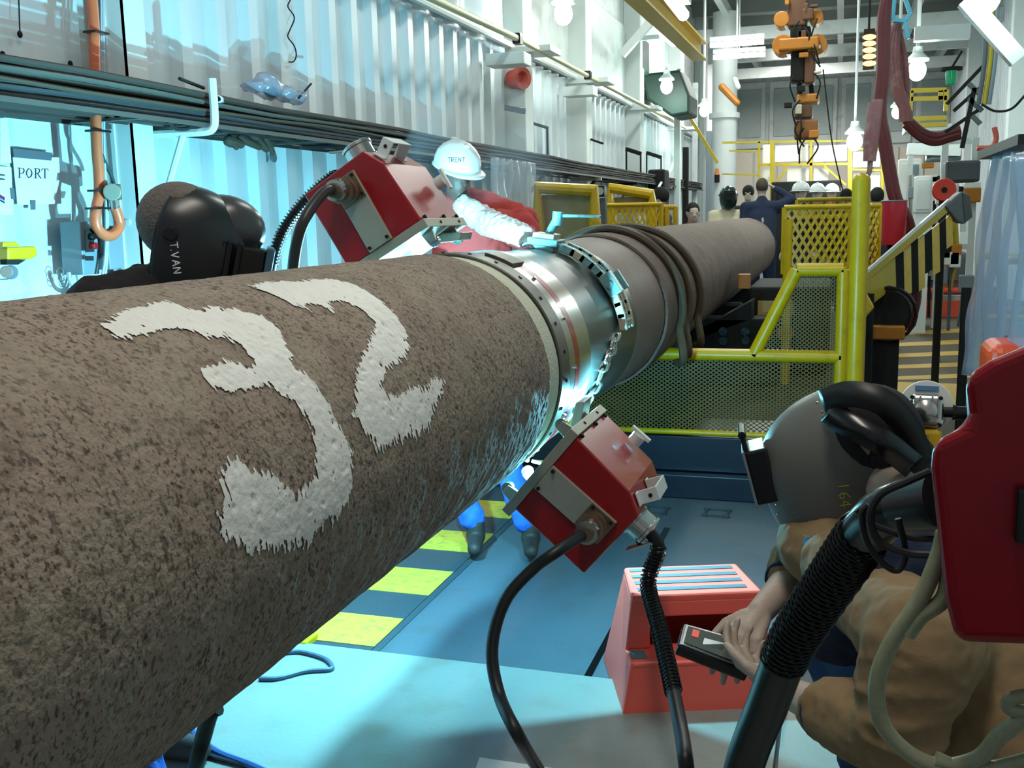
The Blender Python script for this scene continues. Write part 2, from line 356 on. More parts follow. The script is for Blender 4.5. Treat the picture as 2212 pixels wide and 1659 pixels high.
# =================================================================== PIPE
import numpy as np
pipe = T('concrete_coated_pipe', 'long rough brown concrete-coated pipe with a bare steel joint, running down the hall', 'pipe', (PX, 0, PZ))
Y0, Y1 = .35, cyl(1157, 706, .358)[1]
def hgt(th, y):
    s = th * .36; n = noise.noise
    h = .0018 * n(V((s * 9, y * 9, 0))) + .0013 * n(V((s * 32, y * 32, 5))) + .0006 * n(V((s * 80, y * 80, 9)))
    p = n(V((s * 62, y * 62, 20)))
    if p > .34: h -= (p - .34) * .009
    return h
ths = [radians(-65 + 184 * i / 285) for i in range(286)] + [radians(119 + 176 * i / 30) for i in range(1, 31)]
NY = 520; ys = [Y0 + (Y1 - Y0) * j / NY for j in range(NY + 1)]
vs = []; fs = []; nt_ = len(ths); H = np.zeros((NY + 1, 286))
for j, y in enumerate(ys):
    for i, th in enumerate(ths):
        h = hgt(th, y) if i < 286 else .001
        if i < 286: H[j, i] = h
        yy = y + (.006 * noise.noise(V((th * 4, 0, 3))) if j == NY else 0)
        vs.append(pp(th, yy, PR + h))
for j in range(NY):
    for i in range(nt_):
        a = j * nt_ + i; b = j * nt_ + (i + 1) % nt_; fs.append((a, b, b + nt_, a + nt_))
conc = M('concrete_coating', (146, 128, 112), .88, var=.2, vs=3, bump=.45, bs=110)
def conc_nodes(m):
    nt = m.node_tree; N = nt.nodes; L = nt.links; p = N['Principled BSDF']; src = p.inputs['Base Color'].links[0].from_socket
    tc = N.new('ShaderNodeTexCoord'); mp = N.new('ShaderNodeMapping'); L.new(tc.outputs['Object'], mp.inputs[0]); mp.inputs['Scale'].default_value = (1, 1.15, .9)
    for sc_, lo, hi, colr, amt in ((75, .53, .64, (70, 56, 46), .75), (28, .56, .72, (84, 70, 58), .45), (150, .54, .66, (52, 42, 36), .8), (6, .48, .72, (156, 146, 126), .5), (11, .5, .75, (96, 80, 66), .45), (4, .64, .8, (112, 62, 40), .3)):
        n = N.new('ShaderNodeTexNoise'); n.inputs['Scale'].default_value = sc_; n.inputs['Detail'].default_value = 6; L.new(mp.outputs[0], n.inputs[0])
        r = N.new('ShaderNodeValToRGB'); r.color_ramp.elements[0].position = lo; r.color_ramp.elements[1].position = hi; r.color_ramp.elements[1].color = (amt,) * 3 + (1,); L.new(n.outputs[0], r.inputs[0])
        x = N.new('ShaderNodeMix'); x.data_type = 'RGBA'; L.new(r.outputs[0], x.inputs[0]); L.new(src, x.inputs[6]); x.inputs[7].default_value = srgb(colr) + (1,); src = x.outputs[2]
    L.new(src, p.inputs['Base Color'])
conc_nodes(conc)
cc = MB(); cc.v = vs; cc.f = fs
cc.build('concrete_coating', conc, pipe, smooth=True, auto=80)
pv, pq, pr_ = pp(0, 0, 0) * 0, V((0, 1, 0)), 0
# end face of the near coating, bare steel, far coating
MB().lathe((PX, Y1 - .001, PZ), (0, 1, 0), [(-.03, .345), (0, .345), (0, .357), (-.03, .357)], 64).build('coating_end', cream, pipe)
ya = cyl(1383, 685, .345)[1]; SR = .338
MB().lathe((PX, Y1 - .1, PZ), (0, 1, 0), [(0, SR), (ya - Y1 + .1, SR), (ya - Y1 + .12, SR)], 96).build('bare_steel', steel, pipe, smooth=True)
MB().lathe((PX, ya - .02, PZ), (0, 1, 0), [(-.06, SR - .002), (.0, SR + .0015), (.35, SR + .012), (.6, .358)], 96).build('coated_steel', steel_b, pipe, smooth=True)
far_c = M('far_concrete_coating', (104, 86, 76), .85, var=.3, vs=5, bump=.5, bs=45, dirt=(84, 66, 54), dirtamt=.7)
m = MB(); n2 = 120; k2 = 72; vs = []; fs = []
for j in range(n2 + 1):
    y = ya + .55 + (13.1 - ya - .55) * (j / n2) ** 1.6
    for k in range(k2):
        th = 2 * pi * k / k2; vs.append(pp(th, y, PR2 - .012 * (j == 0) + .003 * noise.noise(V((cos(th) * 4, sin(th) * 4, y * 6)))))
for j in range(n2):
    for k in range(k2): a = j * k2 + k; b = j * k2 + (k + 1) % k2; fs.append((a, b, b + k2, a + k2))
m.v = vs; m.f = fs; m.build('concrete_coating', far_c, pipe, smooth=True, auto=80)
# painted digits 3 and 2
DIG = {'3': [(115,375),(180,300),(330,255),(440,235),(600,285),(720,262),(860,290),(960,310),(1040,360),(1080,450),(1130,520),(1130,580),(1220,640),(1290,740),(1350,850),(1400,950),(1450,1060),(1450,1200),(1425,1320),(1370,1400),(1260,1450),(1240,1540),(1120,1560),(980,1570),(900,1600),(820,1540),(740,1490),(725,1400),(760,1280),(735,1150),(850,1080),(885,1155),(1020,1165),(1085,1240),(1150,1280),(1210,1235),(1255,1180),(1255,1000),(1225,870),(1150,780),(1080,750),(1020,690),(880,710),(690,715),(630,640),(645,600),(800,560),(900,600),(930,560),(850,470),(760,420),(690,440),(560,390),(440,385),(320,425),(180,435)],
       '2': [(910,150),(1000,125),(1170,130),(1320,110),(1440,130),(1550,190),(1630,250),(1700,320),(1740,380),(1765,480),(1730,540),(1640,600),(1620,660),(1600,690),(1640,740),(1700,745),(1780,705),(1860,700),(1900,650),(1960,665),(1930,740),(1890,830),(1870,920),(1760,960),(1680,990),(1590,1050),(1570,980),(1500,920),(1460,850),(1465,740),(1480,620),(1530,500),(1570,400),(1585,350),(1520,290),(1430,240),(1330,230),(1360,300),(1290,250),(1200,240),(1225,285),(1120,240),(1020,195)]}
def hi(th, y):                                           # height of the coating grid
    fi = min(284.99, max(0, (math.degrees(th) + 65) / 184 * 285)); fj = min(NY - .01, max(0, (y - Y0) / (Y1 - Y0) * NY)); i = int(fi); j = int(fj); a = fi - i; b = fj - j
    return (H[j, i] * (1 - a) + H[j, i + 1] * a) * (1 - b) + (H[j + 1, i] * (1 - a) + H[j + 1, i + 1] * a) * b
for dg, poly in DIG.items():
    P = []
    for cx_, cy_ in poly:
        th, y = cyl(180 + cx_ * .398, 560 + cy_ * .398); P.append((th * PR, y))
    P = np.array(P); g = .0021
    lo = P.min(0) - .02; hi2 = P.max(0) + .02; ns = int((hi2[0] - lo[0]) / g); ny = int((hi2[1] - lo[1]) / g)
    Sg, Yg = np.meshgrid(lo[0] + np.arange(ns) * g, lo[1] + np.arange(ny) * g); ins = np.zeros(Sg.shape, bool); dist = np.full(Sg.shape, 9.)
    for k in range(len(P)):
        (x1, y1), (x2, y2) = P[k], P[(k + 1) % len(P)]
        c = ((y1 > Yg) != (y2 > Yg)) & (Sg < (x2 - x1) * (Yg - y1) / (y2 - y1 + 1e-12) + x1); ins ^= c
        L2 = (x2 - x1) ** 2 + (y2 - y1) ** 2; t = np.clip(((Sg - x1) * (x2 - x1) + (Yg - y1) * (y2 - y1)) / L2, 0, 1)
        dist = np.minimum(dist, np.hypot(Sg - x1 - t * (x2 - x1), Yg - y1 - t * (y2 - y1)))
    sd = np.where(ins, dist, -dist); m = MB(); idx = {}
    def vid(a, b):
        if (a, b) not in idx:
            s_ = lo[0] + a * g; y = lo[1] + b * g; idx[(a, b)] = len(m.v); m.v.append(pp(s_ / PR, y, PR + hi(s_ / PR, y) + .0022))
        return idx[(a, b)]
    for b in range(ny):
        for a in range(ns):
            d = sd[b, a]
            if d < -.016: continue
            s_ = lo[0] + a * g; y = lo[1] + b * g
            e = noise.noise(V((s_ * 14, y * 150, 3))) * .011 + noise.noise(V((s_ * 70, y * 110, 7))) * .007
            low = max(0, min(1, (.25 - s_) / .2))        # drier brush low on the pipe
            hole = noise.noise(V((s_ * 34, y * 130, 11))) + .5 * noise.noise(V((s_ * 120, y * 160, 15)))
            hh = hi(s_ / PR, y)
            if d + e * (1 + .8 * low) > 0 and hole < .62 - .13 * low + min(.25, d * 8) and not (hh < -.0032 and d < .03):
                m.f.append((vid(a, b), vid(a + 1, b), vid(a + 1, b + 1), vid(a, b + 1)))
    tag(m.build('painted_digit', paint_w, pipe, smooth=True, auto=80), 'white brushed numeral %s' % dg)
# =================================================================== WELDING BAND
yr = lambda px, R=.345: cyl(px, 706, R)[1]
band = T('welding_guide_band', 'steel guide ring with a red stripe clamped round the bare pipe joint', 'band', (PX, Y1 + .15, PZ))
def ring(name, y0, y1, r0, r1, mat, n=96, ch=.004):
    return MB().lathe((PX, y0, PZ), (0, 1, 0), [(0, r0), (0, r1 - ch), (ch, r1), (y1 - y0 - ch, r1), (y1 - y0, r1 - ch), (y1 - y0, r0)], n).build(name, mat, band, smooth=True, auto=30)
yy = [yr(q) for q in (1180, 1182, 1205, 1208, 1220, 1222, 1233, 1262, 1264, 1270)]
# cream foam wedge of irregular width
m = MB(); nn = 90; vs = []; fs = []
for k in range(nn):
    th = 2 * pi * k / nn; wv = (.5 + .5 * cos(th + .15)) ** 2.5 + .1 * noise.noise(V((cos(th) * 3, sin(th) * 3, 1)))
    for y, r in ((Y1 - .01, SR - .01), (Y1 - .01, SR + .003), (Y1 + .004 + (yy[0] - Y1) * max(.1, wv), SR + .013), (yy[0] + .01, SR + .011), (yy[0] + .01, SR - .01)): vs.append(pp(th, y, r))
for k in range(nn):
    for q in range(4): a = k * 5 + q; b = ((k + 1) % nn) * 5 + q; fs.append((a, b, b + 1, a + 1))
m.v = vs; m.f = fs; m.build('foam_edge', cream, band)
ring('rubber_gasket', yy[0] - .004, yy[1] + .006, SR - .01, .3515, black_r); ring('olive_ring', yy[1], yy[2], SR - .01, .358, olive)
ring('rubber_gasket', yy[2], yy[3] + .01, SR - .01, .347, black_r); ring('rail_ring', yy[3], yy[5], SR - .01, .353, silver, ch=.001)
ring('red_ring', yy[5], yy[6], SR - .01, .3535, red_m, ch=.001); ring('silver_ring', yy[6], yy[7], SR - .01, .3525, silver, ch=.001)
ring('edge_ring', yy[7], yy[8] + .02, SR - .01, .343, olive, ch=.002)
for k in range(14):
    th = radians(-60 + k * 14); p = pp(th, (yy[1] + yy[2]) / 2, .358); MB().cyl(p, pp(th, (yy[1] + yy[2]) / 2, .361), .006, seg=8).build('screw', black_p, band)
for k in range(8):
    th = radians(-50 + k * 25); p = pp(th, yy[4], .352); MB().cyl(p, pp(th, yy[4], .359), .006, seg=8).build('rivet', chrome, band)
MB().prism([pp(radians(t), yy[3], .353) for t in (76, 71, 66, 61)] + [pp(radians(t), yy[3], .366) for t in (61, 66, 71, 76)], (0, yy[6] - yy[3], 0)).build('joint_clamp', olive, band, bevel=.002)
# =================================================================== WELDING BUGS
def bug(name, label, nang, sg, yf, dep, arc_power, arc_u, arc_y, added_arcs=()):
    n = V((cos(radians(nang)), 0, sin(radians(nang)))); u = V((cos(radians(nang + 90 * sg)), 0, sin(radians(nang + 90 * sg)))); C0 = V((PX, 0, PZ))
    def L(a, b, y): return C0 + u * a + n * b + V((0, y, 0))
    R = Matrix((u, V((0, 1, 0)), n)).transposed()
    root = T(name, label, 'welding machine', L(.02, .41, yf))
    prof = [(-.122, .432), (.166, .432), (.150, .640), (.112, .706), (-.128, .700)]
    hs = MB().prism([L(a, b, yf) for a, b in prof], (0, dep, 0)).build('housing', red_m, root, bevel=.006, seg=3)
    m = MB().prism([L(a, b, yf - .002) for a, b in ((-.150, .404), (.176, .404), (.176, .433), (-.150, .433))], (0, dep + .004, 0)); m.build('base_plate', alu_p, root, bevel=.002)
    for a, y in ((.167, yf + .03), (.167, yf + dep * .55), (.167, yf + dep - .04)):
        MB().cyl(L(a, .44, y), L(a + .008, .44, y), .007, seg=8).build('screw', dark_m, root)
    for y in (yf + .12, yf + .28): MB().cyl(L(.176, .418, y), L(.1785, .418, y), .005, seg=8).build('screw', dark_m, root)
    st = MB().prism([L(a, b, yf - .012) for a, b in ((-.028, .434), (.060, .434), (.060, .672), (-.028, .672))], (0, .012, 0)).build('cover_strip', alu_p, root, bevel=.002)
    MB().prism([L(a, b, yf - .017) for a, b in ((-.026, .585), (.058, .585), (.058, .670), (-.026, .670))], (0, .006, 0)).build('connector_plate', brass, root, bevel=.0015)
    for a, b in ((-.018, .445), (.05, .445), (-.018, .66), (.05, .66), (.05, .595)): MB().cyl(L(a, b, yf - .014), L(a, b, yf - .020), .0055, seg=8).build('screw', dark_m, root)
    c = L(.012, .627, yf - .015); m = MB().lathe(c, (0, -1, 0), [(0, .041), (.012, .041), (.014, .034), (.030, .034), (.032, .040), (.046, .040), (.048, .031), (.070, .029), (.072, .024), (.1, .021)], 24); cn = m.build('connector', brass, root, smooth=True, auto=30)
    MB().lathe(c + V((0, -.075, 0)), (0, -1, 0), [(0, .02), (0, .032), (.014, .032), (.014, .02)], 24).build('hose_clamp', chrome, root, smooth=True)
    m = MB().box(c + V((0, -.082, 0)) + u * .03, (.022, .016, .014), R); m.cyl(c + V((0, -.082, 0)) + u * .03 - n * .016, c + V((0, -.082, 0)) + u * .03 + n * .018, .005, seg=8); m.build('clamp_screw', chrome, root, bevel=.001)
    # round knob with a lever on the outer face
    kc = L(.062, .70, yf + .105); k = MB().lathe(kc, n, [(-.008, .050), (.012, .050), (.014, .045), (.050, .045), (.052, .050), (.060, .050), (.064, .044), (.068, .0)], 32).build('wire_feed_cap', chrome, root, smooth=True, auto=30)
    m = MB().box(kc + n * .066 - u * .045 - V((0, .02, 0)), (.075, .028, .007), R @ Matrix.Rotation(-.5 * sg, 3, 'Y')); m.build('latch_lever', chrome, root, bevel=.002)
    # bracket handle on the slanted corner
    e = (u * .066 + n * .038).normalized(); e2 = V(e); a0 = L(.152, .643, yf + .06); a1 = L(.114, .705, yf + .06); d = (a1 - a0).normalized(); nn_ = V((d.z, 0, -d.x));
    if nn_.dot(u) < 0: nn_ = -nn_
    m = MB(); R3 = Matrix((d, V((0, 1, 0)), nn_)).transposed(); mid = (a0 + a1) / 2
    for yq in (.0, .13): m.box(mid + nn_ * .028 + V((0, yq, 0)), (.04, .005, .056), R3); m.box(mid + nn_ * .003 + V((0, yq + (.012 if yq else -.012), 0)), (.04, .028, .005), R3)
    m.box(mid + nn_ * .056 + V((0, .065, 0)), (.04, .135, .005), R3); m.build('carry_handle', steel_w, root, bevel=.0015)
    for yq in (-.0035, .1335): MB().cyl(mid + nn_ * .036 + V((0, yq - .001, 0)), mid + nn_ * .036 + V((0, yq + .001, 0)), .006, seg=10).build('handle_hole', black_p, root)
    # carriage under the plate: side cheeks, wheels, torch
    for a in (-.12, .14):
        for y in (yf + .06, yf + .26):
            MB().prism([L(a - .02, .405, y), L(a + .02, .405, y), L(a + .014, .368, y), L(a - .014, .368, y)], (0, .012, 0)).build('carriage_cheek', alu, root, bevel=.001)
            MB().cyl(L(a, .372, y + .012), L(a, .372, y + .03), .018, seg=20).build('guide_wheel', chrome, root, smooth=True)
    MB().prism([L(a, b, yf + dep * .62) for a, b in ((.09, .405), (.13, .405), (.19, .37), (.17, .352), (.10, .385))], (0, .1, 0)).build('slide_block', alu, root, bevel=.003)
    MB().cyl(L(arc_u - .03, .43, yf + dep - .02), L(arc_u - .006, .362, arc_y - .01), .012, .006, 12).build('torch_nozzle', brass, root, smooth=True)
    # clamp screw on the far side
    m = MB().cyl(L(.17, .56, yf + dep - .05), L(.2, .56, yf + dep - .05), .022, seg=16); m.box(L(.205, .56, yf + dep - .05), (.01, .02, .07), R); m.build('wing_bolt', steel_w, root, smooth=True)
    ac = L(arc_u, .350, arc_y); am = M('electric_arc', (255, 255, 255), .5, emit=(190, 245, 255), es=400)
    a = MB().ell(ac, .007, seg=8, rings=6).build('arc_glow', am, root)
    point_light('arc_light', ac + n * .025 - parent_loc(root), arc_power, (.22, .78, 1), .015, root)
    for (u2_, y2_, p2_, n2_) in added_arcs:  # arcs and torches added beyond the first one, put in for their light
        ac = L(u2_, n2_, y2_); MB().ell(ac, .007, seg=8, rings=6).build('arc_glow', am, root); MB().cyl(L(u2_ + .03, .41, y2_ + .02), L(u2_ + .006, .362, y2_ + .005), .010, .005, 12).build('torch_nozzle', brass, root, smooth=True)
        point_light('arc_light', ac + n * .025 - parent_loc(root), p2_, (.22, .78, 1), .015, root)
    return root, dict(conn=c + V((0, -.1, 0)), cap=kc + n * .06, n=n, u=u)
bugU, JU = bug('welding_bug', 'red boxed welding machine riding on top of the pipe, handle upwards', 120, -1, 2.86, .34, ARC_POWER[0] * .13, -.02, 3.27, ((-.235, 3.20, ARC_POWER[0] * .8, .325),))  # second arc is added, set to reach the left hood and wall
bugL, JL = bug('welding_bug', 'red boxed welding machine hanging low on the near side of the pipe', -40, 1, 2.70, .37, ARC_POWER[1] * .55, .10, 3.25, ((-.08, 2.95, ARC_POWER[1] * .24, .350),))  # second arc is added to throw light on the floor plates
# =================================================================== HOSES
def hose(name, label, cat, pts, r, mat, seg=10, n=10, group=None, parts=(), rs=None):
    path = spline(pts, n); root = T(name, label, cat, path[0], group); MB().tube(path, r, seg).build('sheath', mat, root, smooth=True); return root, path
cU = JU['conn']; h, p_ = hose('welding_hose', 'thick dark hose from the round connector of the upper red machine', 'hose', [cU + V((0, .03, 0)), cU + V((-.01, -.03, -.005)), ay(660, 470, 2.62), ay(638, 540, 2.6), ay(630, 640, 2.6), ay(628, 800, 2.6), ay(640, 980, 2.62)], .0165, M('hose_rubber_brown', (46, 40, 36), .4, var=.2), n=10)
kU = JU['cap']
h, p_ = hose('wire_conduit', 'black conduit in a wound spring behind the upper red machine', 'hose', [JU['n'] * .004 + kU + V((-.14, .12, -.13)), ay(724, 380, 3.02), ay(668, 425, 2.98), ay(620, 485, 2.95), ay(595, 545, 2.92), ay(580, 640, 2.9), ay(575, 800, 2.9), ay(590, 950, 2.9)], .015, black_p)
q = resample(p_, 60); coil(q[3:27], .020, .011, .0022).build('coil_spring', black_p, h, smooth=True)
cL = JL['conn']; h, p_ = hose('welding_hose', 'thick black hose curving down from the round connector of the lower red machine', 'hose', [cL + V((0, .03, 0)), ay(1205, 1190, 2.5), ay(1150, 1230, 2.47), ay(1090, 1300, 2.42), ay(1063, 1400, 2.36), ay(1078, 1500, 2.3), ay(1120, 1590, 2.2), az(1165, 1665, .03), az(1215, 1740, .03)], .0165, black_r)
kL = JL['cap']; h, p_ = hose('wire_conduit', 'black conduit in a wound spring hanging beside the coral step stool', 'hose', [kL, kL + JL['n'] * .025 + V((.01, 0, -.03)), ay(1400, 1260, 2.8), ay(1425, 1360, 2.65), ay(1450, 1470, 2.5), ay(1470, 1570, 2.35), ay(1482, 1650, 2.2), az(1490, 1730, .035)], .0185, black_r)
q = resample(p_, 70); coil(q[3:36], .023, .0125, .0024).build('coil_spring', black_p, h, smooth=True)
# =================================================================== CHAIN CLAMP
yc = cyl(1325, 640, .345)[1]
cl = T('chain_clamp', 'teal and rust leaf-link clamp with a T-handle strapped round the pipe joint', 'clamp', pp(radians(78), yc, .36))
tb = radians(76)
def lframe(th): e = V((cos(th), 0, sin(th))); t = V((-sin(th), 0, cos(th))); return Matrix((t, V((0, 1, 0)), e)).transposed()
bc = ay(1180, 520, yc); 
def cb(size, c, th, name, mat, bev=.003): return MB().box(c, size, lframe(th)).build(name, mat, cl, bevel=bev)
tb = atan2(bc.z - PZ, bc.x - PX); rb = (bc - V((PX, yc, PZ))).length
cb((.085, .10, .035), pp(tb, yc, rb + .012), tb, 'nut_block', pale); cb((.09, .105, .035), pp(tb, yc, rb - .026), tb, 'nut_block', teal); cb((.12, .12, .028), pp(tb, yc, .365), tb, 'saddle', teal)
e = V((cos(tb), 0, sin(tb))); top = ay(1205, 470, yc)
MB().cyl(pp(tb, yc, .38), top, .016, seg=12).build('screw_spindle', teal, cl, smooth=True)
MB().bar(top + V((-.012, 0, .008)), ay(1298, 468, yc), .018, .012).build('handle_bar', teal, cl, bevel=.004)
MB().cyl(top - e * .03, top + e * .022, .022, seg=12).build('handle_hub', teal, cl, smooth=True)
for i, dg in enumerate(range(66, 8, -7)):
    th = radians(dg); mt = teal if dg > 36 else pale
    for s_ in (-1, 1):
        cb((.064, .024, .030), pp(th, yc + s_ * .058, .362), th, 'link_plate', mt if (i + s_) % 3 else pale, .003)
        cb((.056, .016, .024), pp(th + radians(3.5), yc + s_ * .026, .357), th + radians(3.5), 'link_plate', mt, .003)
    MB().cyl(pp(th - radians(3), yc - .062, .358), pp(th - radians(3), yc + .062, .358), .009, seg=10).build('link_pin', teal if i % 2 else brass, cl, smooth=True)
th = radians(33); cb((.09, .05, .05), pp(th, yc - .055, .372), th, 'hook_plate', teal); cb((.08, .02, .06), pp(th, yc + .055, .372), th, 'hook_plate', teal)
MB().cyl(pp(th, yc - .085, .372), pp(th, yc + .07, .372), .014, seg=12).build('hook_pin', teal, cl, smooth=True)
th = radians(8)
for dy, mt in ((-.05, teal), (0, teal), (.05, pale)): cb((.035, .032, .03), pp(th, yc + dy, .362), th, 'nut_block', mt)
ch = T('safety_chain', 'small galvanised chain trailing down the bare steel from the clamp', 'chain', pp(radians(5), yc, .36))
def link(c, d, nrm, L=.054, W=.026, r=.0044):
    d = d.normalized(); s_ = d.cross(nrm).normalized(); pts = []
    for k in range(17):
        a = 2 * pi * k / 16; pts.append(c + d * (cos(a) * W / 2 + (L - W) / 2 * (1 if cos(a) > 0 else -1)) + s_ * sin(a) * W / 2)
    return MB().tube(pts, r, 6, cap=False)
cp = [cyl(*q, .352) for q in ((1330, 722), (1318, 760), (1300, 800), (1288, 835), (1268, 862), (1256, 880))]
cpath = resample(spline([pp(a, b, .352) for a, b in cp], 6), 60); L_ = sum((a - b).length for a, b in zip(cpath, cpath[1:])); nl = int(L_ / .044)
for s2, off in ((0, 0), (1, .028)):
    cq = resample(cpath, nl + 1)
    for k in range(nl):
        c = (cq[k] + cq[k + 1]) / 2 + V((0, off * (1 + .4 * sin(k * .9)), 0)); d = cq[k + 1] - cq[k]; rad = V((c.x - PX, 0, c.z - PZ)).normalized()
        link(c, d, rad if k % 2 else d.cross(rad)).build('chain_link', chrome, ch, smooth=True)
# cables slung round the pipe behind the clamp
wrapc = M('wrap_cable_rubber', (84, 70, 52), .55, var=.2, vs=12)
for i, (px, lo, r) in enumerate(((1462, 42, .021), (1503, 42, .021), (1478, 40, .016))):
    y = cyl(px, 620, PR2)[1]; pts = [pp(radians(180 - k * 9), y + .05 * sin(k * .3 + i), PR2 + r * .9) for k in range(23)]
    e = pts[-1]; pts += [e + V((.025, -.05, -.10)), e + V((.02, -.02, -.16)), e + V((-.02, .05, -.17))]
    path = spline(pts, 3); ob = MB().tube(path, r, 8).build('slung_cable', wrapc, None, smooth=True)
    tag(ob, ('dark cable looped over the pipe just past the clamp, nearest the clamp', 'dark cable looped over the pipe just past the clamp, farthest from the clamp', 'thin dark cable looped over the pipe between two thicker ones')[i], 'cable', 'cables slung over the pipe')
# =================================================================== CABLE TRAY AND LEFT WALL FITTINGS
ct = T('cable_run', 'thick shelf of dark cables running the whole length of the left wall', 'cables', (-2.8, 2, 1.9))
X0, X1 = -2.58, -2.93
k = 0
for row, (zz, n_) in enumerate(((1.930, 13), (1.953, 13), (1.977, 13), (2.003, 12), (2.030, 8))):
    for i in range(n_):
        x = X0 - .012 - (X0 - X1) * (i + .15 * (row % 2)) / n_; r = random.uniform(.008, .0135); ph = random.random() * 9; pts = []
        for j in range(36):
            y = 1.0 + 19.5 * (j / 35) ** 1.5; pts.append((x + .014 * noise.noise(V((y * 1.6, ph, 0))), y, zz + .014 * noise.noise(V((y * 1.3, ph, 5))) + (.03 * max(0, noise.noise(V((y * .5, ph, 8)))) if row >= 3 else 0)))
        MB().tube(pts, r, 6).build('cable', random.choice(cab_m), ct, smooth=True)
for side in (X0 + .012, X1 - .012): MB().bb((side - .003, 1, 1.900), (side + .003, 20.5, 1.918)).build('tray_rail', M('galvanised_dusty', (84, 86, 82), .5, .5), ct)
for i in range(26): y = 1.2 + i * .75; MB().bb((X1, y, 1.905), (X0, y + .03, 1.915)).build('rung', M('galvanised_dusty', (84, 86, 82), .5, .5), ct)
def tray_bracket(y, arm_end, kind):
    t = T('tray_bracket', 'white steel bracket with upturned end and diagonal strut under the cables' if kind == 0 else 'thin bracket under the cable run %s' % ('', 'above the man in red', 'just past the second big column', 'with a red brown strut', 'near the black cable drop', 'farthest down the hall')[kind], 'bracket', (WX + .16, y, 1.88), 'brackets under the cable run')
    if kind == 0:
        e = ay(440, 236, y); m = MB().tube(spline([(WX + .14, y, 1.885), (-2.75, y, 1.885), (X0 - .01, y, 1.885), (X0 + .03, y, 1.9), (X0 + .04, y, 1.95), (X0 + .04, y, 2.10)], 4), .018, 8); m.build('arm', steel_w, t, smooth=True)
        MB().cyl((WX + .16, y, 1.56), (X0 - .12, y, 1.88), .015, seg=8).build('strut', steel_w, t, smooth=True); MB().bb((WX + .16, y - .03, 1.5), (WX + .168, y + .03, 1.62)).build('foot_plate', steel_w, t)
    else:
        MB().bb((WX + .1, y - .02, 1.87), (X0 + .02, y + .02, 1.9)).build('arm', pale if kind % 2 else dark_m, t); MB().bar((WX + .1, y, 1.55), (X0 - .05, y, 1.88), .03, .03).build('strut', dark_m if kind % 2 else brass, t)
tray_bracket(3.86, 0, 0)
for i, y in enumerate((7.3, 9.3, 11.4, 13.6, 16.5)): tray_bracket(y, 0, i + 1)
# loose cable loops under the tray
for i, (pts, r) in enumerate((([(365, 262), (380, 278), (410, 275), (398, 252), (430, 245), (450, 270), (500, 282), (580, 296)], .009), ([(420, 250), (435, 272), (470, 276), (520, 284), (640, 305)], .011), ([(400, 232), (470, 262), (560, 280), (700, 300), (860, 322)], .014), ([(650, 318), (720, 316), (830, 308)], .012))):
    p = [ax(a, b, -2.66 - .03 * i) for a, b in pts]; tag(MB().tube(spline(p, 6), r, 6).build('loose_cable', cab_m[i % 4], None, smooth=True), ('tight loop of dark cable hanging under the tray by the white bracket', 'dark cable drooping below the bracket arm', 'long dark cable sagging under the tray behind the upper red machine', 'short straight dark rod sticking out below the cable run')[i], 'cable', 'loose cables under the tray')
m = MB()
for p_, q_ in (((388, 168), (432, 186)), ((655, 205), (670, 182)), ): pass
tag(MB().cyl(ax(388, 170, -2.62), ax(440, 190, -2.68), .008, seg=6).build('loose_rod', dark_m, None), 'short dark rod lying across the cable run beside the upturned bracket', 'rod')
tag(MB().cyl(ax(645, 212, -2.66), ax(672, 181, -2.72), .006, seg=6).build('loose_rod', dark_m, None), 'thin dark stick poking up from the cable run near the plastic bag', 'rod')
pc = T('cut_conduit', 'short open end of white conduit beside the upturned bracket', 'conduit', ax(475, 214, -2.6)); MB().tube([ax(472, 214, -2.58), ax(492, 217, -2.7)], .016, 10).build('tube', steel_w, pc, smooth=True); MB().cyl(ax(472, 214, -2.579), ax(471.5, 214, -2.577), .011, seg=10).build('bore', black_p, pc)
# clear plastic bag lying on the cables
bagc = ax(578, 190, -2.72); bg_ = T('plastic_bag', 'crumpled clear plastic bag lying on top of the cable run', 'bag', bagc)
m = MB()
for dx, dz, r in ((0, .012, .085), (.16, -.01, .05), (.26, -.02, .045), (-.13, -.005, .035)):
    m.ell(bagc + V((0, dx, dz)), (.07, r, r * .8), seg=16, rings=10)
b = m.build('film', film2, bg_, smooth=True, auto=180); t = bpy.data.textures.new('crumple', 'CLOUDS'); t.noise_scale = .03; d = b.modifiers.new('crumple', 'DISPLACE'); d.texture = t; d.strength = .04
MB().ell(bagc + V((.0, .03, -.015)), (.03, .05, .03)).build('contents', dark_m, bg_, smooth=True)
# tools hanging under the tray
tg = T('hanging_clamps', 'cluster of dark worn hand clamps hung under the cable run', 'clamps', ax(540, 300, -2.7))
for (a, b, r) in (((495, 305), (520, 312), .028), ((520, 300), (560, 318), .022), ((548, 296), (575, 322), .026), ((575, 300), (590, 330), .018), ((560, 285), (556, 310), .012), ((500, 298), (510, 318), .02)):
    MB().cap(ax(*a, -2.72), ax(*b, -2.70), r, r * .7, 8).build('clamp_jaw', cab_m[4], tg, smooth=True)
for px in (572, 590, 615):
    c = ax(px, 340, -2.98); tag(MB().lathe(c, (1, 0, 0), [(0, .028), (.008, .028), (.008, .020), (.002, .02), (.002, .008), (.006, .008)], 14).build('round_tag', greybox, None), 'round grey tag on the wall under the hanging clamps, %s of three' % {572: 'leftmost', 590: 'middle', 615: 'rightmost'}[px], 'tag', 'round tags on the wall')
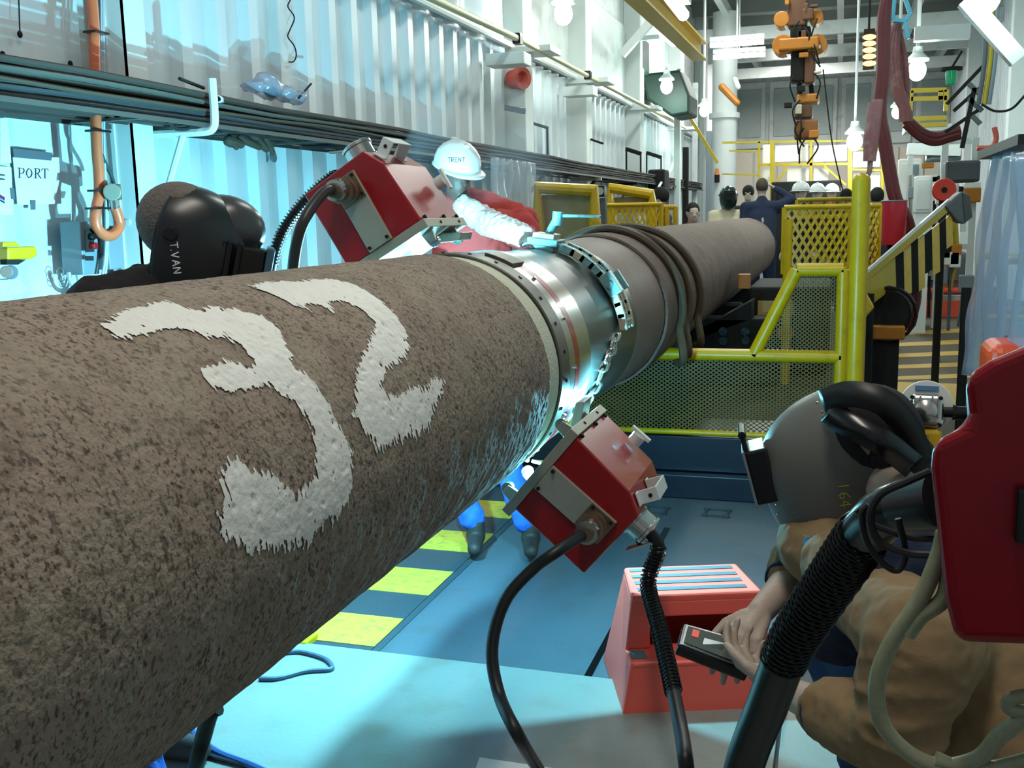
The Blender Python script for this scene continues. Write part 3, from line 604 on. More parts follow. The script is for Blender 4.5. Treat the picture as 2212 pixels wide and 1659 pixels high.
# thin bent wire on the wall
tag(MB().tube(spline([ax(a, b, WX + .07) for a, b in ((627, 0), (622, 15), (636, 38), (626, 65), (622, 80), (636, 100), (640, 120), (634, 133), (624, 134))], 4), .004, 5).build('bent_wire', dark_m, None), 'thin kinked wire hanging down the white wall above the plastic bag', 'wire')
# PORT sheet and its neighbours on the wall
def on_wall(px, py, off=.02): return ax(px, py, WX + off)
def sheet(name, label, cat, quad, mat=paper, off=.035):
    P = [on_wall(a, b, off) for a, b in quad]; o = MB().prism(P, (.0015, 0, 0)).build(name, mat); return tag(o, label, cat)
ps = T('port_sheet', 'pale paper sheet lettered PORT taped to the wall', 'sign', on_wall(80, 440, .03))
P = [on_wall(a, b, .030) for a, b in ((27, 340), (128, 340), (132, 440), (37, 443))]; MB().prism(P, (.0015, 0, 0)).build('sheet', paper, ps)
MB().prism([on_wall(a, b, .033) for a, b in ((27, 320), (113, 330), (110, 347), (29, 340))], (.002, 0, 0)).build('tape_strip', tape, ps); MB().prism([on_wall(a, b, .033) for a, b in ((65, 432), (76, 432), (76, 453), (66, 453))], (.002, 0, 0)).build('tape_strip', tape, ps)
# serif letters as strokes (thick, thin, serifs) in pixel space of the sheet
letters = {'P': [((42, 363), (42, 384), 2.6), ((38, 363), (47, 363), .9), ((38, 384), (46, 384), .9), ((43, 363), (50, 364), 1), ((50, 364), (52.5, 368), 2.2), ((52.5, 368), (50, 374), 2.2), ((50, 374), (43, 375), 1)],
 'O': [((62, 364), (57.5, 370), 1.6), ((57.5, 370), (57.5, 378), 2.6), ((57.5, 378), (62, 384), 1.6), ((62, 384), (67, 381), 1.4), ((67, 381), (69, 374), 2.6), ((69, 374), (67, 367), 2.2), ((67, 367), (62, 364), 1)],
 'R': [((77, 364), (77, 385), 2.6), ((73, 364), (82, 364), .9), ((73, 385), (80, 385), .9), ((78, 364), (84, 365), 1), ((84, 365), (86, 369), 2.2), ((86, 369), (83, 374), 1.8), ((83, 374), (78, 374.5), 1), ((81, 375), (88, 385), 2), ((87, 385), (90, 385), .9)],
 'T': [((97, 365), (97, 385), 2.6), ((90.5, 365), (103.5, 365), 1.1), ((90.5, 365), (90.2, 369), .9), ((103.5, 365), (103.8, 369), .9), ((93.5, 385), (100.5, 385), .9)]}
for L_, st in letters.items():
    m = MB()
    for a, b, wd in st:
        p = on_wall(*a, .0325); q = on_wall(*b, .0325); d = (q - p); ln = d.length; m.bar(p - d * .03, q + d * .03, .0022, wd * .0021, up=(0, d.z, -d.y) if 0 else V((1, 0, 0)).cross(d))
    m.build('letter_%s' % L_.lower(), ink, ps)
sheet('wall_notice', 'pale blank notice at the far left edge, above the others', 'notice', ((0, 255), (16, 257), (24, 352), (0, 352)))
n2 = sheet('wall_notice', 'notice with a dark coloured bar at the far left edge', 'notice', ((-6, 358), (24, 362), (28, 465), (-6, 464)))
for i, (y0_, c_) in enumerate(((375, ink), (384, ink), (418, red_m), (422, M('deep_blue_ink', (30, 50, 150), .8)), (428, ink))):
    a = MB().prism([on_wall(p_, q_, .037) for p_, q_ in ((-4, y0_), (10, y0_ + (8 if i > 1 else 2)), (10, y0_ + (12 if i > 1 else 5)), (-4, y0_ + 4))], (.001, 0, 0)); a.build('printed_bar', c_, n2)
MB().prism([on_wall(a, b, .037) for a, b in ((21, 405), (30, 407), (32, 431), (24, 430))], (.002, 0, 0)).build('tape_strip', tape, n2)
sheet('clipboard_sheet', 'tilted printed sheet lying low on the wall at the left edge', 'paper', ((-5, 606), (38, 602), (60, 624), (50, 632), (-5, 648)), M('printed_paper', (206, 212, 216), .8, var=.25, vs=90), .06)
# yellow clamp tool on the left
yt = T('yellow_level_tool', 'yellow tool with round grey knobs at the left edge above the pipe', 'tool', ax(25, 545, -2.9))
MB().prism([ax(a, b, -2.9) for a, b in ((-8, 535), (55, 532), (59, 552), (45, 560), (-8, 562))], (.05, 0, 0)).build('body', yel, yt, bevel=.006); MB().prism([ax(a, b, -2.88) for a, b in ((-8, 523), (22, 522), (30, 532), (-8, 534))], (.03, 0, 0)).build('top_piece', yel, yt, bevel=.004)
for a, b, r in ((14, 587, .022), (24, 588, .026)): MB().cyl(ax(a, b, -2.9), ax(a, b, -2.86), r, seg=14).build('knob', greybox if a > 20 else M('grey_brown_knob', (150, 130, 120), .5), yt, bevel=.003)
MB().prism([ax(a, b, -2.88) for a, b in ((0, 561), (42, 561), (25, 572), (0, 572))], (.03, 0, 0)).build('jaw', dark_m, yt)
# control box
cx_ = T('control_box', 'grey wall-mounted control box with a red button', 'control box', on_wall(170, 560, .05))
MB().prism([on_wall(a, b, .05) for a, b in ((128, 480), (166, 478), (172, 592), (135, 594))], (.10, 0, 0)).build('back_box', greybox, cx_, bevel=.004)
MB().prism([on_wall(a, b, .05) for a, b in ((168, 489), (204, 489), (208, 579), (176, 583))], (.14, 0, 0)).build('front_box', greybox, cx_, bevel=.004)
def onb(px, py, o=.192): return ax(px, py, WX + o)
MB().prism([onb(a, b) for a, b in ((182, 494), (201, 494), (202, 544), (184, 545))], (.004, 0, 0)).build('switch_plate', dark_m, cx_)
c = onb(194, 531); MB().cyl(c, c + V((.03, 0, 0)), .013, seg=14).build('button', red_m, cx_, bevel=.002); c = onb(192, 512); MB().cyl(c, c + V((.025, 0, 0)), .012, seg=14).build('switch', black_p, cx_, bevel=.002)
MB().prism([onb(a, b) for a, b in ((184, 553), (201, 553), (201, 563), (184, 563))], (.003, 0, 0)).build('name_plate', dark_m, cx_)
for i, a in enumerate((148, 167)):
    tag(MB().tube(spline([ax(a, 588, WX + .1), ax(a + 3, 605, WX + .1), ax(a + 14, 625, WX + .1), ax(a + 36, 640, WX + .1), ax(a + 60, 720, WX + .12)], 5), .009, 7).build('box_cable', M('pale_grey_cable', (168, 172, 180), .5), None, smooth=True), ('left', 'right')[i] + ' pale cable curving down out of the grey control box', 'cable', 'cables under the control box')
for i in range(3):
    r_ = MB(); c = ax(130 + i * 2, 588 + i * 11, WX + .06); r_.tube([c + V((0, cos(t * pi / 6) * .018, sin(t * pi / 6) * .018)) for t in range(13)], .0018, 5); tag(r_.build('wire_ring', chrome, None), 'small wire ring hung beside the control box, %s' % ('topmost', 'middle one', 'lowest')[i], 'ring', 'wire rings by the control box')
# orange hose and thin lines down the column
oh = [(197, -20), (203, 60), (205, 150), (208, 300), (214, 380), (214, 420), (206, 460), (208, 488), (222, 506), (238, 510), (252, 500), (258, 484), (254, 464), (248, 448)]
orange, p_ = hose('orange_hose', 'orange hose coming down the wall and looping back up beside the column', 'hose', [ax(a, b, WX + .22) for a, b in oh], .021, or_hose)
MB().cyl(ax(244, 398, WX + .22), ax(247, 432, WX + .22), .03, seg=12).build('valve_body', brass, orange, bevel=.005); MB().cyl(ax(242, 415, WX + .22), ax(242, 415, WX + .28), .034, seg=16).build('valve_cap', M('olive_cap', (120, 124, 110), .5), orange, bevel=.004)
MB().cyl(ax(246, 432, WX + .22), ax(249, 455, WX + .22), .018, seg=10).build('coupling', chrome, orange)
for i, pt in enumerate((70, 283, 412, 450)):
    c = ax((204, 208, 213, 208)[i], pt, WX + .22); MB().bb(c + V((-.03, -.03, -.004)), c + V((.03, .05, .004))).build('cable_tie', black_p, orange)
for i, pts in enumerate(([(212, -20), (213, 150), (214, 300), (222, 340), (240, 378), (246, 398)], [(218, -20), (219, 150), (220, 330), (228, 420), (228, 540), (220, 600), (208, 640)], [(223, -20), (224, 160), (225, 330), (232, 440), (232, 540), (226, 600), (214, 640)])):
    tag(MB().tube(spline([ax(a, b, WX + .19) for a, b in pts], 6), (.008, .006, .006)[i], 6).build('thin_line', (cab_m[3], M('pale_grey_cable', (168, 172, 180), .5), M('pale_grey_cable', (168, 172, 180), .5))[i], None, smooth=True), ('dark thin hose running down beside the orange hose to its valve', 'pale thin line on the wall behind the orange loop, left one', 'pale thin line on the wall behind the orange loop, right one')[i], 'cable')
tag(MB().tube([ax(40, -20, WX + .04), ax(43, 72, WX + .04)], .003, 5).build('hanging_wire', black_p, None), 'thin dark wire hanging at the top left corner of the wall', 'wire')
for px, py in ((6, 118), (152, 138), (296, 146), (330, 168), (43, 74), (23, 127)):
    c = on_wall(px, py, .02); MB().ell(c, (.008, .012, .014), seg=8, rings=6).build('wall_bolt', dark_m, wl)
# white hook light and socket behind the welder
wf = T('wall_fitting', 'small white hook fitting on the wall above the left welder shoulder', 'fitting', ax(290, 480, WX + .1))
MB().cyl(ax(275, 480, WX + .1), ax(306, 478, WX + .1), .012, seg=8).build('arm', steel_w, wf); MB().bb(ax(300, 498, WX + .06), ax(318, 552, WX + .1)).build('switch_box', white_p, wf, bevel=.004)
# plastic film over the top of the wall panels, and the film screen behind the middle man
def wavy(quadf, nu, nv, mat, amp, fr, name, parent=None, th=.002, nrm=V((1, 0, 0))):
    vs = []; fs = []
    for j in range(nv + 1):
        for i in range(nu + 1):
            p = quadf(i / nu, j / nv); vs.append(p + nrm * (amp * sin(i / nu * fr * 2 * pi + 1.7 * noise.noise(p * 1.5)) + amp * noise.noise(p * 4)))
    for j in range(nv):
        for i in range(nu): a = j * (nu + 1) + i; fs.append((a, a + 1, a + nu + 2, a + nu + 1))
    m = MB(); m.v = vs; m.f = fs; o = m.build(name, mat, parent, smooth=True, auto=180); s_ = o.modifiers.new('thick', 'SOLIDIFY'); s_.thickness = th; return o
q_ = lambda a, b, c, d: (lambda u, v: (a.lerp(b, u)).lerp(d.lerp(c, u), v))
tag(wavy(q_(V((WX + .1, 5.6, 3.35)), V((WX + .1, 9.0, 3.35)), V((WX + .1, 9.0, 2.93)), V((WX + .1, 5.6, 2.93))), 60, 10, film, .02, 5, 'plastic_film'), 'clear plastic film taped along the top of the wall panels', 'plastic film')
tag(wavy(q_(ax(1062, 340, -2.55), ax(1152, 352, -2.55), ax(1152, 480, -2.55), ax(1062, 560, -2.55)), 50, 14, film, .03, 6, 'plastic_curtain'), 'clear plastic curtain hung below the cable run behind the man in red', 'curtain')
# long rails and the yellow handrail under the roof
tag(MB().tube([ax(900, -19, -2.62), ax(1115, 82, -2.62)], .028, 10).build('handrail', M('pale_yellow_rail', (206, 204, 160), .35), None, smooth=True), 'pale pipe rail high on the left wall, nearest length', 'rail', 'pipe rail high on the left wall')
a = ax(1125, 87, -2.62); b_ = ax(1480, 276, -2.62)
tag(MB().tube([a, b_], .024, 10).build('handrail', M('pale_yellow_rail', (206, 204, 160), .35), None, smooth=True), 'pale pipe rail high on the left wall, far length', 'rail', 'pipe rail high on the left wall')
for i, (px, py) in enumerate(((1118, 84), (1270, 163))):
    c = ax(px, py, -2.62); t = T('rail_clamp', 'black rail clamp on a white shelf, %s of two' % ('nearer', 'farther')[i], 'clamp', c, 'rail clamps'); MB().box(c, (.07, .09, .09)).build('jaw', black_p, t, bevel=.008); MB().box(c + V((-.1, .05, -.16)), (.34, .22, .1)).build('shelf', steel_w, t, bevel=.006)
# yellow roof beam with a tube lamp beside it, and its rail
yb = T('crane_beam', 'long yellow crane beam under the roof', 'beam', ax(1440, 70, -1.6))
yp = [ax(1352, -20, -1.6), ax(1512, 130, -1.6)]; m = MB(); m.bar(yp[0], yp[1], .16, .02); m.bar(yp[0] + V((0, 0, .18)), yp[1] + V((0, 0, .18)), .16, .02); m.bar(yp[0] + V((0, 0, .09)), yp[1] + V((0, 0, .09)), .02, .18); m.build('girder', M('beam_yellow', (190, 160, 60), .5), yb)
# duct boxes
db = T('air_duct', 'dark green square duct hanging from the roof bracket', 'duct', ay(1370, 120, 15))
MB().bb(ay(1330, 155, 15.0), ay(1403, 92, 15.6)).build('duct_box', green_d, db, bevel=.03)
MB().prism([ay(1383, 160, 16), ay(1470, 150, 16), ay(1490, 205, 16), ay(1490, 245, 16), ay(1450, 252, 16), ay(1398, 215, 16)], (0, .9, 0)).build('duct_hood', green_d, db, bevel=.04)
MB().bar(ay(1325, 88, 15), ay(1425, 80, 15), .08, .06).build('hanger', steel_w, db); MB().bb(ay(1462, 180, 16.1), ay(1472, 150, 16.2)).build('panel', M('pale_green_panel', (140, 190, 180), .5), db)
# red siren on the wall
sr = T('wall_siren', 'round red siren on the white wall beyond the first big column', 'siren', ax(1115, 172, -2.8)); c = ax(1114, 171, -2.85)
MB().lathe(c, (.8, -.5, 0), [(-.05, .05), (-.05, .085), (.04, .09), (.05, .1), (.10, .1), (.10, .06), (.06, .03)], 20).build('horn', M('faded_red', (188, 76, 62), .5), sr, smooth=True, auto=30)
MB().tube(spline([ax(1109, 186, -2.9), ax(1116, 200, -2.9), ax(1108, 218, -2.9), ax(1098, 224, -2.95)], 5), .008, 6).build('lead', dark_m, sr)
# small dark wall shelves beyond
for i, (x0, y0_, x1, y1_) in enumerate(((1093, 232, 1132, 240), (1124, 258, 1182, 276), (1262, 296, 1302, 310), (1353, 322, 1384, 332), (1397, 330, 1428, 340))):
    a = ax(x0, y0_, -2.85); b_ = ax(x1, y1_, -2.6 if i != 1 else -2.85); t = T('wall_shelf_bracket', ('grey shelf bracket under the red siren', 'thin dark hanging frame on the wall after the siren', 'thin dark rod on the wall after the hanging frame', 'dark shelf on the wall above the cable run, first', 'dark shelf on the wall above the cable run, second')[i], 'bracket', a)
    MB().bar(a, b_, .03, .05 if i not in (1, 2) else .02).build('rail', dark_m if i else greybox, t)
    if i in (1, 3, 4): MB().bar(a, a - V((0, 0, .35)), .02, .02).build('leg', dark_m, t); MB().bar(b_, b_ - V((0, 0, .35)), .02, .02).build('leg', dark_m, t)
# dark hose cabinet at the end of the tray, conduits and columns
bk = T('black_cable_drop', 'tall black covered cable drop at the end of the cable run', 'cable drop', ax(1420, 470, -2.55)); MB().bb(ax(1410, 470, -2.7) , ax(1436, 365, -2.45)).build('cover', blackc, bk, bevel=.03)
MB().tube(spline([ax(1452, 330, -2.5), ax(1450, 365, -2.5), ax(1425, 400, -2.5), ax(1412, 440, -2.5)], 5), .02, 6).build('white_lead', steel_w, bk)
pc_ = T('round_column', 'big round white column near the far left corner', 'column', ay(1560, 440, 21)); b0 = ay(1562, 500, 21); MB().cyl((b0.x, 21, 0), (b0.x, 21, 5.3), .24, seg=20).build('shaft', steel_w, pc_, smooth=True); MB().cyl((b0.x, 21, 3.3), (b0.x, 21, 3.4), .3, seg=20).build('flange', steel_w, pc_, smooth=True)
cb_ = T('beacon_lamp', 'small orange beacon on the round white column', 'beacon', ay(1549, 380, 20.7)); c = ay(1549, 372, 20.7); MB().cyl(c - V((0, 0, .05)), c + V((0, 0, .07)), .045, .03, 10).build('lens', M('beacon_orange', (220, 120, 50), .4), cb_); MB().cyl(c - V((0, 0, .2)), c - V((0, 0, .05)), .05, seg=10).build('base', dark_m, cb_)
for i, (px, y, x) in enumerate(((1462, 17, 0), (1480, 18, 0), (1500, 20, 0), (1515, 22, 0), (1530, 20, 0))):
    c = ay(px, 400, y); tag(MB().bb((c.x - .05, y, .9), (c.x + .05, y + .1, (3.6, 2.6, 3.9, 4.5, 3.0)[i])).build('service_pipe', (steel_w, dark_m, grey_w, steel_w, greybox)[i], None, bevel=.01), ('white service pipe nearest the end of the cable run', 'dark service post beside the far left machines', 'grey white service pipe left of the small lamp', 'tall white service pipe before the round column', 'grey service duct beside the round column')[i], 'pipe')
dsh = T('ceiling_tool_arm', 'yellow and grey tool arm slung under the roof by the round column', 'tool arm', ay(1575, 205, 20)); MB().cap(ay(1560, 188, 20), ay(1592, 222, 20), .07, .06, 8).build('arm', orange_r, dsh, smooth=True); MB().cap(ay(1588, 172, 20), ay(1594, 188, 20), .05, .05, 8).build('head', steel_w, dsh, smooth=True)
tag(MB().bar(ay(1470, 220, 17.5), ay(1550, 352, 17.5), .05, .05).build('diagonal_strut', ydull, None), 'thin dull yellow diagonal strut left of the round column', 'strut')
# =================================================================== YELLOW WALKWAY AND MIDDLE OF THE HALL
YW = 5.35
def mesh_panel(mb, P0, eu, ev, nu, nv, t, inside=None, dia=(1, .5), th=.003):     # expanded metal: a net of thin strands
    # P0 origin, eu/ev full vectors; diamonds nu x nv
    nrm = eu.cross(ev).normalized()
    def strand(a, b):
        d = b - a; s_ = d.cross(nrm).normalized() * t / 2; z = nrm * th
        mb.add([a - s_, a + s_, b + s_, b - s_, a - s_ + z, a + s_ + z, b + s_ + z, b - s_ + z], [(0, 1, 2, 3), (7, 6, 5, 4), (0, 4, 5, 1), (2, 6, 7, 3)])
    for j in range(nv * 2):
        for i in range(nu * 2):
            if (i + j) % 2: a, b = (i, j + 1), (i + 1, j)
            else: a, b = (i, j), (i + 1, j + 1)
            A = (a[0] / nu / 2, a[1] / nv / 2); B = (b[0] / nu / 2, b[1] / nv / 2); c = ((A[0] + B[0]) / 2, (A[1] + B[1]) / 2)
            if inside is None or inside(*c): strand(P0 + eu * A[0] + ev * A[1], P0 + eu * B[0] + ev * B[1])
    return mb
wk = T('yellow_walkway_guard', 'yellow mesh guard with a low panel and a sloping raised end, on the blue step', 'guard', (-.5, YW, .33))
A = ay(1270, 912, YW); B = ay(1812, 952, YW); zb = ay(1640, 940, YW).z; zt = ay(1640, 768, YW).z; xl = ay(1240, 860, YW).x; xr = ay(1816, 800, YW).x; xs = ay(1628, 765, YW).x; xt = ay(1722, 580, YW).x; ztt = ay(1770, 583, YW).z
rr = .026; W_ = V((0, YW, 0)); rr = .033
for a, b in (((xl, zt), (xr, zt)), ((xl, zb), (xr, zb)), ((xr, zb), (xr, ztt)), ((xs, zt), (xt, ztt)), ((xt, ztt), (xr, ztt)), ((xl, zb), (xl, zt))):
    MB().tube([(a[0], YW, a[1]), (b[0], YW, b[1])], rr if a[1] != zb or b[1] != zb else .016, 10).build('rail_tube', yel, wk, smooth=True)
mp_m = M('mesh_yellow', (124, 98, 18), .45, var=.15, vs=8)
tag(mesh_panel(MB(), V((xl, YW, zb)), V((xr - xl, 0, 0)), V((0, 0, zt - zb)), 46, 20, .005).build('mesh_infill', mp_m, wk), kind='stuff')
tag(mesh_panel(MB(), V((xs, YW, zt)), V((xr - xs, 0, 0)), V((0, 0, ztt - zt)), 18, 22, .0048, lambda u, v: u > v * (xt - xs) / (xr - xs)).build('mesh_infill', mp_m, wk), kind='stuff')
# step / blue beam under it
st = T('blue_step_beam', 'dark blue steel step under the yellow mesh guard', 'step', (-.6, YW, 0)); MB().bb((-2.0, YW - .02, .13), (.3, YW + .5, zb - .02)).build('beam', blue_m, st, bevel=.006); MB().bb((-2.0, YW - .1, .0), (.3, YW + .5, .128)).build('kick_plate', blue_m, st, bevel=.006)
pf = T('walkway_floor', 'narrow steel walkway floor behind the yellow mesh', 'walkway', (-.6, 7, 0)); MB().bb((-2.0, YW + .52, .0), (.16, 12.5, zb - .03)).build('deck', dark_m, pf)
po = T('yellow_post', 'tall round yellow post standing right of the mesh guard', 'post', (ay(1848, 800, 5.2).x, 5.2, 0)); x = ay(1851, 700, 5.2).x
MB().cyl((x, 5.2, 0), (x, 5.2, ay(1861, 390, 5.2).z), .042, seg=16).build('tube', yel, po, smooth=True); c = V((x, 5.2, ay(1861, 390, 5.2).z)); MB().ell(c, (.042, .042, .035)).build('dome', yel, po, smooth=True); MB().bb((x - .1, 5.1, .0), (x + .1, 5.3, .02)).build('foot_plate', yel, po, bevel=.004)
# things glimpsed behind the mesh
ob = T('roller_cradle', 'dark roller cradle under the far pipe with round holes', 'cradle', (-1.1, 7.2, .3))
MB().bb((-1.75, 7.0, zb), (-.42, 7.25, .78)).build('frame', dark_m, ob, bevel=.01); MB().prism([(-1.7, 7.0, .78), (-1.35, 7.0, .64), (-1.35, 7.0, .70), (-1.7, 7.0, .9)], (0, .3, 0)).build('saddle', dark_m, ob)
MB().prism([(-.55, 7.0, .78), (-.9, 7.0, .64), (-.9, 7.0, .70), (-.55, 7.0, .9)], (0, .3, 0)).build('saddle', dark_m, ob)
for px, py in ((1562, 716), (1610, 716), (1562, 737), (1610, 735)): c = ay(px, py, 6.99); MB().cyl(c, c + V((0, .02, 0)), .03, seg=12).build('hole', black_p, ob)
MB().cyl((-1.3, 7.05, .6), (-.95, 7.05, .6), .08, seg=14).build('roller', dgrey, ob, smooth=True)
for y in (9.5, 11.6): 
    o2 = T('roller_cradle', 'dark roller cradle under the pipe, %s' % ('second one back' if y < 10 else 'third one back'), 'cradle', (-1.1, y, .3)); MB().bb((-1.7, y, 0), (-.5, y + .3, .64)).build('frame', dark_m, o2, bevel=.01); MB().cyl((-1.4, y + .15, .62), (-.85, y + .15, .62), .045, seg=10).build('roller', dgrey, o2)
kd = T('tensioner_block', 'dark machine block beside the far pipe, behind the yellow guard', 'machine', (-.35, 7.8, 0)); MB().bb((-.62, 7.6, zb), (-.05, 8.6, .95)).build('body', dark_m, kd, bevel=.02); MB().bb((-.55, 7.57, .75), (-.3, 7.6, .85)).build('cover', M('pale_ochre_plate', (170, 150, 90), .6), kd); MB().cyl((-.35, 7.55, .62), (-.35, 7.6, .62), .06, seg=10).build('boss', orange_r, kd); MB().bb((-.68, 7.45, .95), (-.60, 7.55, 1.05)).build('lug', orange_r, kd)
# big-mesh yellow basket guard at the end of the walkway
bk = T('yellow_basket_guard', 'yellow guard of coarse diamond mesh in front of the far workers', 'guard', ay(1800, 590, 7.2))
def curved(px0, px1, pyt, pyb, Y, nu, nv, root, mat, t=.02, bow=.35):
    a = ay(px0, pyt, Y); b = ay(px1, pyt, Y); zb_ = ay(px0, pyb, Y).z; m = MB(); N_ = nu * 2; pts = []
    for i in range(N_ + 1):
        u = i / N_; x = a.x + (b.x - a.x) * (sin(u * pi * .5) * .25 + u * .75); y = Y + bow * u * u; pts.append(V((x, y, 0)))
    for i in range(N_):
        p, q2 = pts[i], pts[i + 1]; mesh_panel(m, V((p.x, p.y, zb_)), q2 - p, V((0, 0, a.z - zb_)), 1, nv, t) if False else None
        for j in range(nv * 2):
            z0 = zb_ + (a.z - zb_) * j / nv / 2; z1 = zb_ + (a.z - zb_) * (j + 1) / nv / 2
            if (i + j) % 2: s0, s1 = V((p.x, p.y, z1)), V((q2.x, q2.y, z0))
            else: s0, s1 = V((p.x, p.y, z0)), V((q2.x, q2.y, z1))
            d = s1 - s0; n_ = V((0, 1, 0)); sd_ = d.cross(n_).normalized() * t / 2; z = n_ * .006
            m.add([s0 - sd_, s0 + sd_, s1 + sd_, s1 - sd_, s0 - sd_ + z, s0 + sd_ + z, s1 + sd_ + z, s1 - sd_ + z], [(0, 1, 2, 3), (7, 6, 5, 4), (0, 4, 5, 1), (2, 6, 7, 3)])
    tag(m.build('diamond_mesh', mat, root), kind='stuff')
    for z in (a.z, zb_): MB().tube([V((p.x, p.y, z)) for p in pts], .016, 8).build('rim_tube', mat, root, smooth=True)
    for p in (pts[0], pts[-1]): MB().cyl((p.x, p.y, zb_), (p.x, p.y, a.z), .016, seg=8).build('rim_tube', mat, root, smooth=True)
    return pts, a.z, zb_
curved(1694, 1905, 448, 592, 7.2, 14, 5, bk, yel, .019)
pts, zt_, zb2 = curved(1722, 1880, 432, 470, 8.6, 12, 2, bk, ydull, .013)
for x, y in ((ay(1700, 600, 7.2).x, 7.2), (ay(1838, 600, 7.3).x, 7.35)): MB().cyl((x, y, 0), (x, y, zb2 - .0), .03, seg=8).build('leg', yel, bk)
b2 = T('yellow_basket_guard', 'yellow coarse mesh guard behind the T-handle, left of the far pipe', 'guard', ay(1370, 490, 8.0)); curved(1285, 1425, 444, 500, 8.0, 12, 2, b2, yel, .014, .1)
for px in (1290, 1422): c = ay(px, 500, 8.05); MB().cyl((c.x, 8.05, 0), c, .025, seg=8).build('leg', yel, b2)
b3 = T('yellow_rail_end', 'small yellow railing with two upright bars beside the coarse mesh guard', 'railing', ay(1440, 480, 8.2))
for px in (1428, 1441, 1459): c = ay(px, 447, 8.2); MB().cyl((c.x, 8.2, 0), c, .02, seg=8).build('upright', yel, b3)
MB().cyl(ay(1426, 447, 8.2), ay(1460, 448, 8.2), .02, seg=8).build('top_rail', yel, b3)
# yellow pipe frames on the left, with sheet infill
def frame(name, label, Y, pts, r, fill=None, feet=True):
    t = T(name, label, 'railing', ay(*pts[0], Y)); P = [ay(a, b, Y) for a, b in pts]
    MB().tube(P, r, 10).build('tube_frame', yel, t, smooth=True, auto=30)
    if feet:
        for p in (P[0], P[-1]): MB().cyl((p.x, p.y, 0), p, r, seg=10).build('leg', yel, t, smooth=True)
    return t, P
t, P = frame('pipe_railing', 'yellow pipe frame standing behind the T-handle with a clear sheet hung inside', 6.6, [(1163, 480), (1163, 405), (1284, 412), (1284, 480)], .045)
tag(MB().bb((P[0].x, 6.64, 1.05), (P[3].x, 6.65, P[1].z - .05)).build('infill_sheet', M('dull_tan_sheet', (150, 140, 90), .5, var=.3, vs=12), t), 'dull translucent tan sheet')
t, P = frame('pipe_railing', 'second yellow pipe frame farther down, right of the black lamp', 8.6, [(1318, 440), (1318, 406), (1408, 420), (1408, 442)], .045)
MB().bb((P[0].x, 8.64, 1.5), (P[3].x, 8.65, P[1].z - .08)).build('infill_sheet', M('dull_tan_sheet', (150, 140, 90), .5), t)
tl = T('black_work_lamp', 'small black work lamp on a stem between the two yellow frames', 'lamp', ay(1295, 430, 7.6)); c = ay(1296, 413, 7.6); MB().box(c, (.085, .09, .085)).build('housing', black_p, tl, bevel=.01); MB().cyl(c + V((.01, -.046, 0)), c + V((.01, -.052, 0)), .03, seg=14).build('lens', chrome, tl); MB().bb((c.x - .045, 7.58, 0), (c.x + .045, 7.64, c.z - .05)).build('stem', dgrey, tl)
# striped tapered arm with a padded end
ar = T('striped_ramp_arm', 'slanting yellow arm with black hazard bars and a grey padded end', 'ramp', ay(1900, 650, 6.6))
Q = [(1840, 640), (1870, 592), (2055, 455), (2078, 470), (2010, 560), (1880, 668)]
ylo = lambda px: 6.4 + (px - 1840) / 230 * 1.6
def ap(px, py, o=0): return ay(px, py, ylo(px) + o)
def strip(a, b, c, d, th=.1): P = [ap(*q) for q in (a, b, c, d)]; return MB().prism(P, (0, th, 0))
strip((1866, 597), (2052, 436), (2060, 448), (1868, 612)).build('top_chord', ydull, ar, bevel=.004); strip((1866, 590), (2050, 430), (2052, 437), (1866, 597), .14).build('top_flange', grey_w, ar)
strip((1846, 636), (1866, 612), (1934, 556), (1936, 618)).build('web_plate', ydull, ar); strip((1846, 636), (1936, 618), (1880, 660), (1850, 668)).build('web_plate', ydull, ar)
bars = [(1934, 1952, 556, 636), (1952, 1968, 542, 612), (1968, 1983, 528, 640), (1983, 1997, 518, 600), (1997, 2013, 508, 592), (2013, 2029, 495, 566), (2029, 2043, 484, 548), (2043, 2057, 472, 508)]
for i, (a, b, t0, t1) in enumerate(bars):
    strip((a, t0), (b, t0 - 13), (b + 2, t1 - 10 + (30 if i % 2 else 0)), (a + 2, t1 + (30 if i % 2 else 0)), .06).build('hazard_bar', matt_b if i % 2 == 0 else yel, ar)
P = [ap(2040, 445, -.05), ap(2078, 412, -.05), ap(2093, 420, -.05), ap(2100, 470, -.05), ap(2082, 486, -.05), ap(2066, 478, -.05)]
MB().prism(P, (0, .4, 0)).build('rubber_pad', dgrey, ar, bevel=.02); MB().prism([ap(2078, 414, -.06), ap(2094, 421, -.06), ap(2101, 470, -.06), ap(2084, 482, -.06)], (0, .3, 0)).build('pad_face', black_r, ar, bevel=.01)
MB().prism([ay(1836, 650, 6.2), ay(1868, 628, 6.2), ay(1889, 665, 6.2), ay(1862, 695, 6.2), ay(1834, 690, 6.2)], (0, .2, 0)).build('knuckle_plate', yel, ar, bevel=.01)
for dx in (0, .5): p = ay(1880, 640, 6.4) + V((dx * 1.2, .2 + dx, 0)); MB().cyl((p.x, p.y, 0), (p.x, p.y, p.z - .0), .03, seg=8).build('support_leg', dark_m, ar)
mt = T('drum_motor', 'dark motor drum on an orange skid behind the yellow post', 'motor', ay(1912, 715, 7.0)); c = ay(1915, 672, 7.1)
